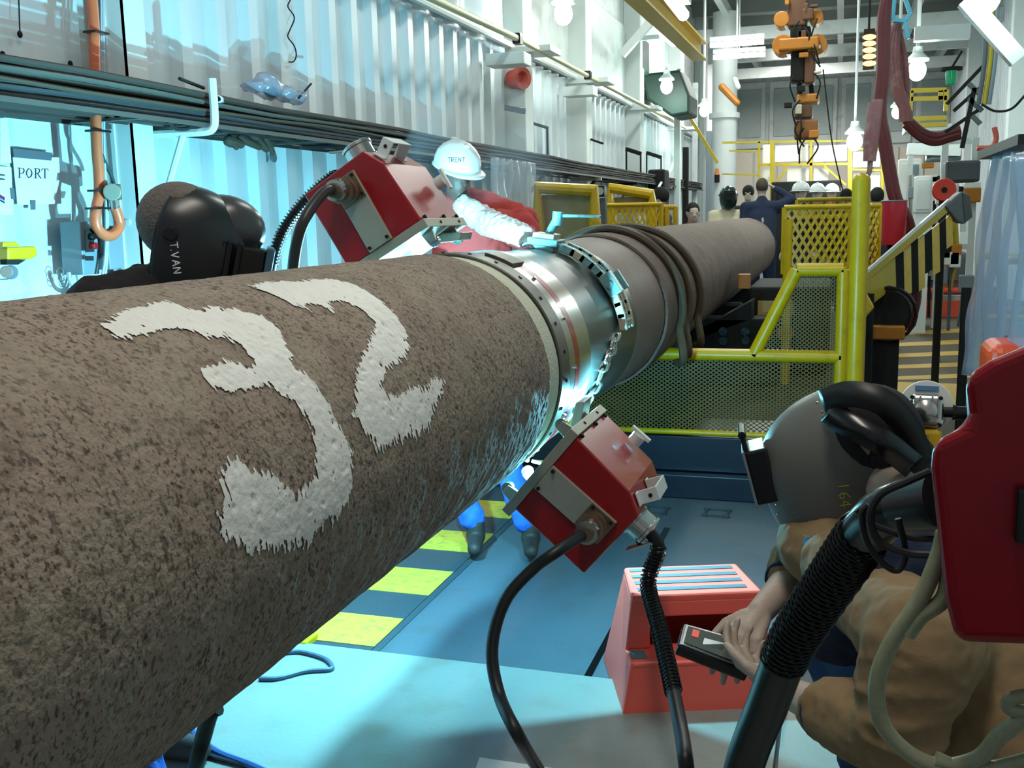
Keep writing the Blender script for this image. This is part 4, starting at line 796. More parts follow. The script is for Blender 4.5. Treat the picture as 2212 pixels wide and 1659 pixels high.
MB().cyl(c - V((.02, .2, 0)), c + V((.02, .3, 0)), .16, seg=20).build('drum', dark_m, mt, smooth=True, bevel=.02); b_ = ay(1860, 708, 7.0); b2_ = ay(1952, 722, 7.0); MB().bb((b_.x, 6.85, b2_.z - .02), (b2_.x, 7.6, b_.z + .03)).build('skid_deck', orange_r, mt, bevel=.01); MB().bb((b_.x + .03, 6.9, 0), (b2_.x - .03, 7.5, b2_.z - .02)).build('skid_base', dark_m, mt)
MB().tube([c + V((.17 * cos(a), -.21, .17 * sin(a))) for a in [k * pi / 8 for k in range(17)]], .012, 6).build('guard_ring', black_p, mt)
# orange step stool far right with a white bin, tool bags
def stool(t, c, wx, wy, h, mat, tread=True):
    m = MB(); top = h; th = .03
    m.prism([c + V((-wx / 2, -wy / 2, 0)), c + V((wx / 2, -wy / 2, 0)), c + V((wx / 2 * .84, -wy / 2 * .84, h)), c + V((-wx / 2 * .84, -wy / 2 * .84, h))], (0, .02, 0)); m.build('front_panel', mat, t, bevel=.005)
    m = MB(); m.prism([c + V((-wx / 2, wy / 2, 0)), c + V((wx / 2, wy / 2, 0)), c + V((wx / 2 * .84, wy / 2 * .84, h)), c + V((-wx / 2 * .84, wy / 2 * .84, h))], (0, -.02, 0)); m.build('back_panel', mat, t, bevel=.005)
    for s_ in (-1, 1): MB().prism([c + V((s_ * wx / 2, -wy / 2, 0)), c + V((s_ * wx / 2, wy / 2, 0)), c + V((s_ * wx / 2 * .84, wy / 2 * .84, h)), c + V((s_ * wx / 2 * .84, -wy / 2 * .84, h))], (-s_ * .02, 0, 0)).build('side_panel', mat, t, bevel=.005)
    MB().bb(c + V((-wx / 2 * .84, -wy / 2 * .84, h - .03)), c + V((wx / 2 * .84, wy / 2 * .84, h))).build('top_step', mat, t, bevel=.008)
os_ = T('orange_step_stool', 'orange plastic step stool with a dark hand slot, in the far right aisle', 'step stool', az(2045, 683, .006)); c = az(2048, 684, .006); stool(os_, c + V((0, .2, 0)), 1.05, .6, ay(2045, 626, c.y).z, orangep); k = ay(2045, 642, c.y - .06); MB().box(k, (.5, .02, .14)).build('hand_slot', M('dark_orange_slot', (120, 40, 20), .6), os_, bevel=.03)
ob_ = T('orange_barrier_top', 'rounded orange plastic seat top beyond the plastic sheet at the right edge', 'stool', ay(2180, 800, 4.4)); p = ay(2248, 805, 4.4); MB().box(p, (.42, .3, .25)).build('seat', orangep, ob_, bevel=.05, seg=4)
for dx in (-.09, .07): MB().bb(p + V((dx, -.155, -.12)), p + V((dx + .015, -.148, .1))).build('edge_strip', yel, ob_)
MB().bb((p.x - .18, p.y - .13, 0), (p.x + .18, p.y + .13, p.z - .12)).build('base', orangep, ob_, bevel=.02)
for i, (px, py, w_, h_, mt_) in enumerate(((2000, 625, .38, .45, blueb), (2025, 600, .25, .3, blue_m), (2016, 575, .5, .3, orange_r), (2060, 590, .35, .6, dgrey), (1985, 560, .4, .5, dark_m))):
    c = ay(px, py, 15.5); t = T('tool_bag', ('dark blue bag standing by the far orange stool', 'small blue pack behind the orange stool', 'orange yellow machine part above the blue bag', 'grey machine foot beyond the orange stool', 'dark machine foot behind the striped arm')[i], ('bag', 'bag', 'machine', 'machine', 'machine')[i], c); MB().bb((c.x - w_ / 2, 15.4, 0), (c.x + w_ / 2, 15.8, c.z + h_ / 2)).build('body', mt_, t, bevel=.08, seg=3); MB().bb((c.x - w_ / 3, 15.37, c.z - .1), (c.x + w_ / 3, 15.4, c.z + h_ / 4)).build('pocket', mt_, t, bevel=.01)
# ------------------------------------------------------------------ hanging hoses, hoist
def bundle(name, label, chunks, mat, group=None):
    t = T(name, label, 'hose bundle', chunks[0][0][0], group)
    for pts, r in chunks: MB().tube(spline(pts, 5), r, 8).build('hose', mat, t, smooth=True)
    return t
Yh = 8.6; rnd = random.Random(3)
def hz(pts, Y, off=(0, 0)): return [ay(a + off[0], b + off[1], Y) for a, b in pts]
bundle('hose_bundle', 'dusty red hose bundle hung from the light blue hook', [(hz([(1942, 48), (1932 + o * .6, 66), (1925 + o, 120), (1932 + o, 180), (1955 + o * .6, 240), (1960 + o * .4, 262)], Yh), .028) for o in (-6, 2, 10)] + [(hz([(1944, 48), (1938 + o * .5, 66), (1948 + o, 130), (1952 + o, 200), (1950 + o * .4, 262)], Yh + .08), .026) for o in (-4, 6)], pinkh)
bundle('hose_bundle', 'long dark dusty red hose bundle drooping to the red canister', [(hz([(1920, -30), (1910 + o, 40), (1908 + o, 150), (1900 + o, 240), (1910 + o, 300), (1922 + o, 370), (1935 + o, 430), (1960 + o, 480), (1972 + o, 560), (1976 + o, 640), (1962 + o, 690), (1940 + o, 712)], Yh - .5), .033) for o in (-5, 5)], dredh)
bundle('hose_bundle', 'short thick dusty red sleeve ending over the yellow post', [(hz([(1896, 215), (1888, 290), (1880, 348)], Yh - 1), .036), (hz([(1886, 222), (1876, 290), (1874, 348)], Yh - 1), .03), (hz([(1880, 348), (1878, 370), (1868, 388)], Yh - 1), .018)], pinkh)
bundle('hose_bundle', 'dark red hoses swagged across to the right wall pipes', [(hz([(1958, 262), (1990, 290), (2020, 300), (2050, 292), (2075, 285)], 9, (0, o)), .04) for o in (-4, 5)], dredh)
bundle('thin_red_hose', 'thin orange red hose curled on the right wall under the pipe hooks', [(hz([(2110, 320), (2140, 318), (2152, 300), (2148, 275)], 8), .018)], M('salmon_hose', (190, 84, 60), .5))
hk = T('blue_hook', 'light blue steel hook frame holding the hose bundle', 'hook', ay(1945, 45, Yh)); 
for a, b in (((1950, -20), (1966, 28)), ((1966, 28), (1958, 46)), ((1958, 46), (1928, 44)), ((1928, 44), (1934, -20)), ((1956, 46), (1962, 84))): MB().bar(ay(*a, Yh - .1), ay(*b, Yh - .1), .05, .03).build('hook_bar', cyan_m, hk, bevel=.006)
p = ay(1940, -18, Yh - .1); MB().cyl(p, (p.x, p.y, 5.6), .012, seg=6).build('lifting_wire', dark_m, hk)
rc = T('red_canister', 'open-topped red canister hanging behind the yellow post', 'canister', ay(1932, 528, 7.9)); p = ay(1932, 434, 7.9); q2 = ay(1930, 528, 7.9); MB().lathe(p, q2 - p, [(0, .06), (0, .085), (.02, .088), ((q2 - p).length, .08)], 20).build('body', M('canister_red', (178, 22, 48), .4), rc, smooth=True, auto=40)
MB().tube([p + V((.085 * cos(k * pi / 10), .085 * sin(k * pi / 10), 0)) for k in range(21)], .006, 6).build('rim', greybox, rc); MB().cyl((q2.x, q2.y + .05, 0), q2 + V((0, .05, 0)), .04, seg=8).build('stand', dark_m, rc)
ol = T('orange_lamp_column', 'hanging column of five glowing orange lamps', 'lamp', ay(1880, 100, 12))
for i, py in enumerate((80, 94, 108, 122, 137)): c = ay(1878, py, 12); MB().ell(c, (.07, .05, .028), seg=12, rings=8).build('lamp_bulb', orange_e, ol, smooth=True)
p = ay(1877, 62, 12.06); q2 = ay(1877, 150, 12.06); MB().bb(p + V((-.05, 0, 0)), q2 + V((.05, .03, 0))).build('back_strip', dark_m, ol); MB().cyl(p, V((p.x, p.y, 5.5)), .012, seg=6).build('rod', dark_m, ol)
hb = T('chain_hoist', 'orange-yellow crane hoist stack hanging under the roof, chain and blocks down to the gate', 'hoist', ay(1735, 0, 13))
def hbk(x0, y0, x1, y1, mat, dy=.3, nm='block'): a = ay(x0, y1, 13); b = ay(x1, y0, 13); return MB().bb((a.x, 13 - dy / 2, a.z), (b.x, 13 + dy / 2, b.z)).build(nm, mat, hb, bevel=.02)
hbk(1702, -10, 1745, 62, M('rust_brown', (92, 56, 30), .6, var=.4, vs=6)); hbk(1684, 84, 1770, 116, orange_r, .5, 'trolley'); hbk(1708, 60, 1752, 86, dark_m); hbk(1708, 114, 1740, 180, dark_m, .3); hbk(1738, 114, 1762, 184, M('rust_brown', (92, 56, 30)), .35)
hbk(1722, 204, 1770, 226, orange_r, .35, 'hook_block'); hbk(1716, 230, 1756, 258, M('rust_brown', (92, 56, 30)), .3); hbk(1716, 260, 1768, 302, M('rust_orange', (130, 80, 30), .6, var=.4, vs=6), .3)
for px, py, r in ((1688, 41, .09), (1763, 36, .08), (1690, 96, .12), (1764, 96, .12)): c = ay(px, py, 12.85); MB().lathe(c, (0, 1, 0), [(0, r), (.3, r)], 16).build('sheave', orange_r, hb, bevel=.01)
for a, b in (((1726, 180), (1728, 206)), ((1752, 184), (1754, 206)), ((1736, -10), (1736, -60))): MB().cyl(ay(*a, 13), ay(*b, 13), .03, seg=8).build('hoist_chain', dark_m, hb)
for i in range(26):
    c = ay(rnd.uniform(1698, 1768), rnd.uniform(0, 300), 12.8); 
    if i % 2: MB().box(c, (rnd.uniform(.04, .12), .06, rnd.uniform(.03, .14))).build('fitting', rnd.choice((dark_m, orange_r, M('rust_brown', (92, 56, 30)), pale)), hb, bevel=.01)
    else: MB().tube(spline([c, c + V((rnd.uniform(-.15, .15), -.05, -.12)), c + V((rnd.uniform(-.1, .1), 0, -.3))], 4), .01, 5).build('control_cable', dark_m, hb)
tag(MB().tube(spline([ay(a, b, 12) for a, b in ((1778, 150), (1786, 220), (1796, 300), (1808, 360), (1825, 430))], 4), .008, 5).build('tag_line', dark_m, None), 'thin dark line hanging from the hoist down across the gate', 'line')
# ------------------------------------------------------------------ lamps
def flood(px, py, Y, r, label, power, hood=True, col=(.85, 1, .96), stem=None):
    c = ay(px, py, Y); t = T('flood_lamp', label, 'lamp', c); MB().ell(c, (r, r, r * 1.2), seg=14, rings=8).build('lamp_glass', lampglass, t, smooth=True)
    MB().lathe(c + V((0, 0, r * 1.0)), (0, 0, 1), [(0, r * 1.25), (.02, r * 1.3), (r * .9, r * .6), (r * 1.6, r * .5)], 18).build('lamp_hood', steel_w, t, smooth=True, auto=35)
    MB().cyl(c + V((0, 0, r * 2)), V((c.x, c.y, 5.6)), .02, seg=8).build('stem', steel_w, t)
    point_light('flood_light', V((0, -r * 2.2, -r)) , power, col, r, t); return t
flood(1217, 30, 9.4, .085, 'brightest flood lamp, high on the left by the third column', 55)
flood(1440, 187, 15.5, .09, 'flood lamp glowing in front of the dark green duct', 40, col=(.6, 1, .85))
flood(1521, 240, 18, .08, 'small flood lamp left of the round column', 18)
flood(1981, 152, 11, .085, 'flood lamp under a white shade on the right side', 40)
flood(1938, 243, 15, .07, 'small flood lamp seen between the hanging hoses', 20)
flood(1846, 306, 17.2, .12, 'glaring flood lamp at the corner of the far yellow gate', 90)
flood(2128, -8, 7, .09, 'flood lamp cut by the top edge at the right', 14)
def tube_lamp(p, q, label, r=.045, grp=None):
    t = T('tube_lamp', label, 'lamp', p, grp); MB().tube([p, q], r, 10).build('tube', tube_e, t, smooth=True); MB().bar(p + V((0, 0, r * 2.2)), q + V((0, 0, r * 2.2)), r * 2.6, r * 1.4).build('fitting_body', steel_w, t); MB().cyl((p + q) / 2 + V((0, 0, r * 2.5)), V((((p + q) / 2).x, ((p + q) / 2).y, 5.5)), .015, seg=6).build('hanger', steel_w, t)
tube_lamp(ay(1534, 98, 19), ay(1650, 90, 19), 'upper lit tube lamp across the hall roof'); tube_lamp(ay(1541, 124, 20), ay(1653, 117, 20), 'lower lit tube lamp across the hall roof')
tube_lamp(ax(1446, -8, -1.15), ax(1476, 32, -1.15), 'lit tube lamp running lengthwise at the top edge'); tube_lamp(ax(1420, 58, -1.75), ax(1455, 92, -1.75), 'lit tube lamp half hidden behind the yellow crane beam')
for i, (a, b, c_, d) in enumerate(((1555, 54, 1630, 50), (1545, 66, 1630, 61), (1410, 86, 1426, 100))): tube_lamp(ay(a, b, 26 if i < 2 else 18), ay(c_, d, 26 if i < 2 else 18), ('faint far tube lamp at the top centre', 'second faint far tube lamp at the top centre', 'short lit tube behind the duct')[i], .02)
gb = T('green_signal_lamp', 'green signal lamp hanging on the right side', 'lamp', ay(2055, 165, 9.5)); c = ay(2055, 163, 9.5); MB().lathe(c, (0, 0, -1), [(-.06, .03), (-.05, .075), (-.04, .045), (0, .045), (.07, .04), (.09, .0)], 14).build('green_glass', green_e, gb, smooth=True); MB().cyl(c + V((0, 0, .04)), c + V((0, 0, .065)), .085, seg=14).build('cap', dark_m, gb); MB().cyl(c + V((0, 0, .06)), ay(2078, 110, 9.5), .01, seg=6).build('hanger', dark_m, gb)
# ------------------------------------------------------------------ far yellow gate
gt = T('yellow_gate_frame', 'tall yellow portal frame with braces at the far end of the pipe', 'gate', ay(1740, 450, 18))
Yg = 18
for a, b, w_ in (((1640, 306), (1640, 450), 4), ((1668, 306), (1668, 450), 8), ((1752, 306), (1752, 402), 5), ((1836, 318), (1836, 450), 8), ((1906, 330), (1906, 440), 5), ((1560, 308), (1850, 304), 4), ((1640, 356), (1836, 354), 5), ((1836, 366), (1906, 368), 4), ((1560, 376), (1640, 378), 3), ((1575, 326), (1640, 326), 3), ((1672, 402), (1702, 360), 4), ((1780, 358), (1828, 400), 4), ((1836, 322), (1906, 322), 4)):
    s_ = w_ / 2200 * 18 * 1.05; MB().bar(ay(*a, Yg), ay(*b, Yg), s_, s_).build('frame_bar', ydull, gt)
for px in (1668, 1836): p = ay(px, 445, Yg); MB().bb((p.x - .05, Yg - .05, 0), (p.x + .05, Yg + .05, p.z)).build('leg', ydull, gt)
gl = M('glossy_sheet', (230, 222, 215), .15, var=.08)
for i, (a, b, c_, d) in enumerate(((1646, 312, 1664, 400), (1674, 312, 1746, 350), (1757, 312, 1830, 350), (1842, 326, 1902, 362), (1842, 372, 1902, 430), (1700, 362, 1748, 400), (1757, 362, 1790, 398))): MB().bb(ay(a, d, 18.2), ay(c_, b, 18.22)).build('plastic_pane', gl, gt)
for i, (px, py, w_, h_, mt_, y) in enumerate(((1740, 425, 130, 60, dark_m, 17.6), (1965, 395, 40, 90, white_p, 14), (1995, 420, 30, 70, steel_w, 13), (2040, 330, 60, 30, greybox, 12), (1975, 372, 16, 30, greybox, 13.8), (2080, 370, 60, 40, dgrey, 9.5))):
    c = ay(px, py, y); sx = w_ / 2200 * y * 1.05; sz = h_ / 2200 * y * 1.05
    t = T('machine_cabinet', ('dark opening box at the foot of the far gate', 'white cabinet right of the far gate', 'second white cabinet with valves on the right', 'grey junction box under the swagged red hoses', 'small grey panel on the white cabinet', 'grey conveyor end above the striped arm')[i], 'cabinet', c); MB().bb((c.x - sx / 2, y, c.z - sz / 2), (c.x + sx / 2, y + .3, c.z + sz / 2)).build('cabinet_body', mt_, t, bevel=.02); MB().bb((c.x - sx * .4, y - .012, c.z - sz * .4), (c.x + sx * .4, y, c.z + sz * .4)).build('door', mt_, t, bevel=.005)
    if c.z - sz / 2 < 1.6: MB().bb((c.x - sx / 2.2, y + .02, 0), (c.x + sx / 2.2, y + .28, c.z - sz / 2)).build('plinth', mt_, t)
rd = T('red_disc_reel', 'round red reel with a dark hub above the striped arm', 'reel', ay(2040, 408, 8.8)); c = ay(2040, 410, 8.8); MB().cyl(c, c + V((0, .06, 0)), .09, seg=20).build('disc', M('reel_red', (214, 62, 44), .45), rd, bevel=.01); MB().cyl(c - V((0, .01, 0)), c + V((0, .0, 0)), .022, seg=12).build('hub', dark_m, rd); MB().cyl(c + V((0, .08, 0)), V((c.x, c.y + .08, 0)), .03, seg=8).build('stand', dark_m, rd)
# right-hand clutter: yellow caged ladder, pipes, hooks
yc2 = T('yellow_cage', 'yellow railed platform seen behind the hanging hoses', 'platform', ay(2005, 230, 13))
for a, b in (((1968, 196), (2045, 194)), ((1968, 214), (2045, 212)), ((2045, 194), (2043, 240)), ((1968, 196), (1966, 240)), ((1950, 258), (2045, 254)), ((1950, 272), (2045, 268)), ((2032, 196), (2032, 216))): MB().bar(ay(*a, 13), ay(*b, 13), .05, .05).build('rail', ydull, yc2)
MB().bb(ay(1955, 285, 13), ay(2045, 275, 13.6)).build('platform_floor', steel_w, yc2)
for i, (a, b, w_, mt_) in enumerate((((1975, 75), (2095, 68), .12, steel_w), ((1960, 322), (2075, 325), .12, grey_w), ((2085, 0), (2200, 130), .10, grey_w), ((2092, 40), (2165, -30), .08, steel_w), ((2105, 190), (2078, 320), .03, dark_m), ((2126, 140), (2045, 225), .025, dark_m), ((2124, 183), (2060, 240), .025, dark_m), ((2122, 232), (2042, 286), .025, dark_m), ((2092, 180), (2118, 205), .03, dgrey), ((2092, 212), (2122, 240), .03, dgrey), ((2100, 250), (2118, 268), .03, dgrey))):
    Yy = 8 if i > 2 else (10, 12, 7)[i]; o = MB().bar(ay(*a, Yy), ay(*b, Yy), w_, w_).build('wall_strut', mt_, None)
    tag(o, ('white box beam crossing above the right flood lamp', 'grey white beam behind the red canister', 'big white diagonal brace at the top right', 'white brace stub at the top right edge', 'thin dark upright rod on the right wall', 'highest dark slanting rod on the right wall', 'middle dark slanting rod on the right wall', 'lowest dark slanting rod on the right wall', 'upper grey elbow on the right wall rods', 'middle grey elbow on the right wall rods', 'lowest grey elbow on the right wall rods')[i], 'beam' if i < 4 else 'rod')
for i, px in enumerate((2128, 2140, 2150)):
    p = ay(px, 120, 7.9); tag(MB().tube(spline([ay(px + 4, -10, 7.9), ay(px, 120, 7.9), ay(px - 14, 225, 7.9)], 6), .016, 8).build('wall_conduit', (dgrey, ydull, greybox)[i], None, smooth=True), ('left', 'middle yellowish', 'right')[i] + ' conduit bending down the right wall', 'conduit', 'conduits on the right wall')
tag(MB().tube(spline([ay(a, b, 7.6) for a, b in ((2120, 225), (2150, 240), (2185, 235), (2215, 205))], 6), .008, 6).build('slack_cable', dark_m, None), 'slack dark cable strung across the right wall', 'cable')
for g, (xa, xb, y, lb) in enumerate(((1962, 2028, 13.6, 'rack of small white and steel pipes and valves right of the far gate'), (2035, 2100, 10.6, 'rack of dark pipes and fittings behind the red disc reel'))):
    a = ay(xa, 470, y); b_ = ay(xb, 470, y); t = T('valve_rack', lb, 'pipe rack', ((a.x + b_.x) / 2, y, 0)); zt_r = ay(xa, (320, 300)[g], y).z
    for x in (a.x, b_.x): MB().bb((x - .03, y, 0), (x + .03, y + .06, zt_r)).build('rack_post', grey_w, t)
    for k in range(4): z = .6 + k * (zt_r - .65) / 3; MB().bb((a.x, y + .02, z), (b_.x, y + .05, z + .05)).build('rack_rail', grey_w, t)
    for k in range(20):
        x = rnd.uniform(a.x, b_.x); z = rnd.uniform(.7, zt_r - .2)
        if k % 2: MB().cyl((x, y - .03, z), (x + rnd.uniform(-.08, .08), y - .03, z - rnd.uniform(.3, .7)), rnd.uniform(.012, .035), seg=8).build('pipe', rnd.choice((steel_w, dark_m, dgrey, chrome, ydull)), t)
        else: MB().box((x, y - .05, z), (rnd.uniform(.06, .16), .1, rnd.uniform(.06, .2))).build('valve', rnd.choice((steel_w, dark_m, greybox, orange_r, white_p)), t, bevel=.01)
# plastic sheet curtain on the right with yellow rails behind
a = ay(2140, 330, 5.0); tag(wavy(q_(ay(2140, 326, 5.4), ay(2300, 330, 3.6), ay(2300, 820, 3.6), ay(2080, 810, 5.6)), 60, 24, film2, .035, 6, 'plastic_sheet', nrm=V((.6, -.8, 0))), 'big milky plastic sheet hanging at the right edge', 'plastic sheet')
tag(MB().bar(ay(2136, 335, 5.4), ay(2230, 300, 4.4), .1, .04).build('sheet_clamp_bar', black_r, None), 'black clamp bar holding up the milky plastic sheet', 'bar')
for i, (Yy, pts) in enumerate(((6.3, [(2108, 800), (2118, 570), (2128, 552), (2260, 560)]), (5.7, [(2160, 770), (2168, 572), (2182, 562), (2270, 565)]))):
    t, P = frame('yellow_handrail', ('yellow pipe handrail behind the milky sheet, left one', 'yellow pipe handrail behind the milky sheet, right one')[i], Yy, pts, .022, feet=False); MB().cyl((P[0].x, Yy, 0), P[0], .022, seg=8).build('leg', yel, t); z = (P[1].z + P[0].z) / 2; MB().cyl((P[0].x, Yy, z), (P[3].x, Yy, z), .018, seg=8).build('mid_rail', yel, t)
# =================================================================== PEOPLE
def hand(mb, wrist, d, pn, side, curl=.5, s=1.0, thumb=.6, curls=None):
    """palm and five fingers; d: towards fingers, pn: palm faces, side: towards the thumb"""
    d = V(d).normalized(); pn = V(pn); pn = (pn - d * pn.dot(d)).normalized(); sd = d.cross(pn).normalized()
    if sd.dot(V(side)) < 0: sd = -sd
    w_ = V(wrist); k = []
    for i, (o, L0) in enumerate(((.030, .088), (.010, .092), (-.010, .086), (-.029, .078))):
        kn = w_ + d * L0 * s + sd * o * s; mb.cap(w_ + d * .012 * s + sd * o * .55 * s, kn, .0145 * s, .0110 * s, 10); k.append(kn)
    mb.cap(w_ + d * .02 * s, w_ + d * .065 * s, .022 * s, .020 * s, 10)
    for i, kn in enumerate(k):
        segs = ((.042, .026, .020), (.046, .030, .022), (.043, .028, .021), (.033, .020, .018))[i]; a = 0; p = kn; c = curls[i] if curls else curl * (1 + .08 * i)
        spread = sd * ((1.5 - i) * .05)
        for j, L in enumerate(segs):
            a += c * (.9, 1.1, .7)[j]; v = (d * cos(a) + pn * sin(a) + spread * (j == 0)).normalized(); q = p + v * L * s
            mb.cap(p, q, (.0098, .0088, .0078)[j] * s * (.86 if i == 3 else 1), (.0090, .0080, .0070)[j] * s * (.86 if i == 3 else 1), 10); p = q
    t0 = w_ + d * .022 * s + sd * .022 * s; v1 = (d * .62 + sd * .62 + pn * .35 * thumb).normalized(); t1 = t0 + v1 * .042 * s
    v2 = (d * .85 + sd * .25 + pn * .55 * thumb).normalized(); t2 = t1 + v2 * .034 * s; v3 = (d * .9 - sd * .05 + pn * .6 * thumb).normalized()
    mb.cap(t0, t1, .0165 * s, .0115 * s, 10); mb.cap(t1, t2, .0112 * s, .0098 * s, 10); mb.cap(t2, t2 + v3 * .026 * s, .0098 * s, .0080 * s, 10)
def head_prims(mb, c, fwd, up, s=1.0):
    f = V(fwd).normalized(); u = V(up); u = (u - f * u.dot(f)).normalized(); r = f.cross(u); R = Matrix((r, f, u)).transposed()
    mb.ell(c + u * .02 * s - f * .008 * s, (.074 * s, .093 * s, .098 * s), R, 20, 14); mb.ell(c - u * .05 * s + f * .022 * s, (.056 * s, .066 * s, .066 * s), R, 16, 10)
    mb.cap(c + f * .083 * s + u * .012 * s, c + f * .104 * s - u * .022 * s, .009 * s, .014 * s, 8)     # nose
    mb.ell(c + f * .078 * s - u * .052 * s, (.024 * s, .012 * s, .008 * s), R, 10, 6); mb.ell(c + f * .074 * s - u * .086 * s, (.022 * s, .018 * s, .016 * s), R, 10, 6)
    mb.ell(c + f * .076 * s + u * .036 * s, (.05 * s, .016 * s, .010 * s), R, 10, 6)
    for q in (-1, 1): mb.ell(c + r * .077 * s * q - f * .002 * s, (.010 * s, .022 * s, .032 * s), R, 10, 8)
    return f, u, r, R
def eyes(root, c, f, u, r, s=1.0):
    m = MB()
    for q in (-1, 1): m.ell(c + f * .079 * s + r * .030 * s * q + u * .014 * s, .0115 * s, None, 10, 8)
    m.build('eyes', M('eye_white', (210, 205, 200), .2), root, smooth=True); m = MB()
    for q in (-1, 1): m.ell(c + f * .089 * s + r * .030 * s * q + u * .014 * s, .005 * s, None, 8, 6)
    m.build('irises', dark_m, root, smooth=True)
def hard_hat(root, c, f, u, r, mat, s=1.0, name='hard_hat', wide=1.0):
    R = Matrix((r, f, u)).transposed(); vs = []; fs = []; n = 28
    prof = [(0, 1.0), (.25, .985), (.5, .9), (.72, .72), (.88, .48), (.97, .24), (1.0, .03)]
    for h, k in prof:
        for i in range(n):
            a = 2 * pi * i / n; rid = 1 + (.03 if abs(cos(a)) < .3 and h > .3 else 0); vs.append(c + R @ V((.108 * s * k * cos(a) * wide, .135 * s * k * sin(a), (.0 + .125 * h * rid) * s)))
    N_ = len(prof)
    for j in range(N_ - 1):
        for i in range(n): a = j * n + i; b = j * n + (i + 1) % n; fs.append((a, b, b + n, a + n))
    fs.append(tuple(range((N_ - 1) * n, N_ * n)))
    m = MB(); m.v = vs; m.f = fs; o = m.build(name, mat, root, smooth=True, auto=60); sd = o.modifiers.new('thick', 'SOLIDIFY'); sd.thickness = .004; sd.offset = 1
    m = MB(); ring_ = []
    for i in range(n): a = 2 * pi * i / n; e = .018 + (.040 if sin(a) > .3 else 0) * max(0, sin(a)); ring_.append((V((.107 * s * cos(a) * wide, .134 * s * sin(a), .004)), V(((.107 + e * .6) * s * cos(a) * wide, (.134 + e) * s * sin(a), -.006))))
    vs = [c + R @ p for pr in ring_ for p in pr]; m.add(vs, [(2 * i, 2 * i + 1, (2 * i + 3) % (2 * n), (2 * i + 2) % (2 * n)) for i in range(n)])
    b = m.build('brim', mat, o, smooth=True); sd = b.modifiers.new('thick', 'SOLIDIFY'); sd.thickness = .004
    MB().box(c + u * .118 * s, (.03 * s, .16 * s, .016 * s), R).build('crest_ridge', mat, o, bevel=.007, seg=3)
    return o
def strokes_on(root, target, strokes, org, ex, ey, cast, r, mat, name='lettering'):
    """write polylines on an object's surface: org + ex*x + ey*y cast along `cast`"""
    bpy.context.view_layer.update(); dg = bpy.context.evaluated_depsgraph_get(); ev = target.evaluated_get(dg); me = ev.to_mesh(); mw = target.matrix_world
    bv = bvhtree.BVHTree.FromPolygons([mw @ v.co for v in me.vertices], [tuple(p.vertices) for p in me.polygons]); ev.to_mesh_clear(); m = MB(); cast = V(cast).normalized()
    for st in strokes:
        pts = []
        for a, b in zip(st, st[1:]):
            for k in range(4):
                t = k / 4; p = org + ex * (a[0] * (1 - t) + b[0] * t) + ey * (a[1] * (1 - t) + b[1] * t); hit = bv.ray_cast(p - cast * .3, cast)
                if hit[0]: pts.append(hit[0] - cast * r * .2)
        p = org + ex * st[-1][0] + ey * st[-1][1]; hit = bv.ray_cast(p - cast * .3, cast)
        if hit[0]: pts.append(hit[0] - cast * r * .2)
        if len(pts) > 1: m.tube(pts, r, 5)
    return m.build(name, mat, root) if m.v else None
GL = {'T': [[(0, 1), (.7, 1)], [(.35, 1), (.35, 0)]], 'R': [[(0, 0), (0, 1), (.5, .95), (.5, .55), (0, .5), (.55, 0)]], 'E': [[(.55, 1), (0, 1), (0, 0), (.55, 0)], [(0, .5), (.45, .5)]], 'N': [[(0, 0), (0, 1), (.55, 0), (.55, 1)]], 'V': [[(0, 1), (.28, 0), (.55, 1)]], 'A': [[(0, 0), (.3, 1), (.6, 0)], [(.12, .4), (.48, .4)]], '.': [[(0, .0), (.06, .08)]], '1': [[(.1, 0), (.1, 1)]], '6': [[(.5, 1), (.1, .7), (0, .3), (.2, 0), (.5, .15), (.45, .45), (.05, .4)]], '4': [[(.4, 0), (.4, 1), (0, .35), (.6, .35)]], '0': [[(.1, 0), (0, .5), (.2, 1), (.5, .6), (.4, 0), (.1, 0)]], '9': [[(.45, .55), (.1, .5), (.1, .95), (.45, .95), (.45, 0)]], '2': [[(0, .85), (.3, 1), (.5, .7), (0, 0), (.55, 0)]], 'S': [[(.5, .9), (.1, .95), (.1, .55), (.5, .45), (.4, 0), (0, .1)]], 'W': [[(0, 1), (.15, 0), (.3, .6), (.45, 0), (.6, 1)]], 'C': [[(.5, .9), (.1, .9), (0, .3), (.3, 0), (.5, .1)]], 'O': [[(.1, 0), (0, .5), (.2, 1), (.5, .6), (.4, 0), (.1, 0)]]}
def word(s_, gap=.85):
    out = []; x = 0
    for ch in s_:
        out += [[(a + x, b) for a, b in st] for st in GL.get(ch, [])]; x += gap if ch != '.' else .3
    return out
def limbs(mb, pts, rs, seg=12):
    for (a, b), (r1, r2) in zip(zip(pts, pts[1:]), zip(rs, rs[1:])): mb.cap(a, b, r1, r2, seg)
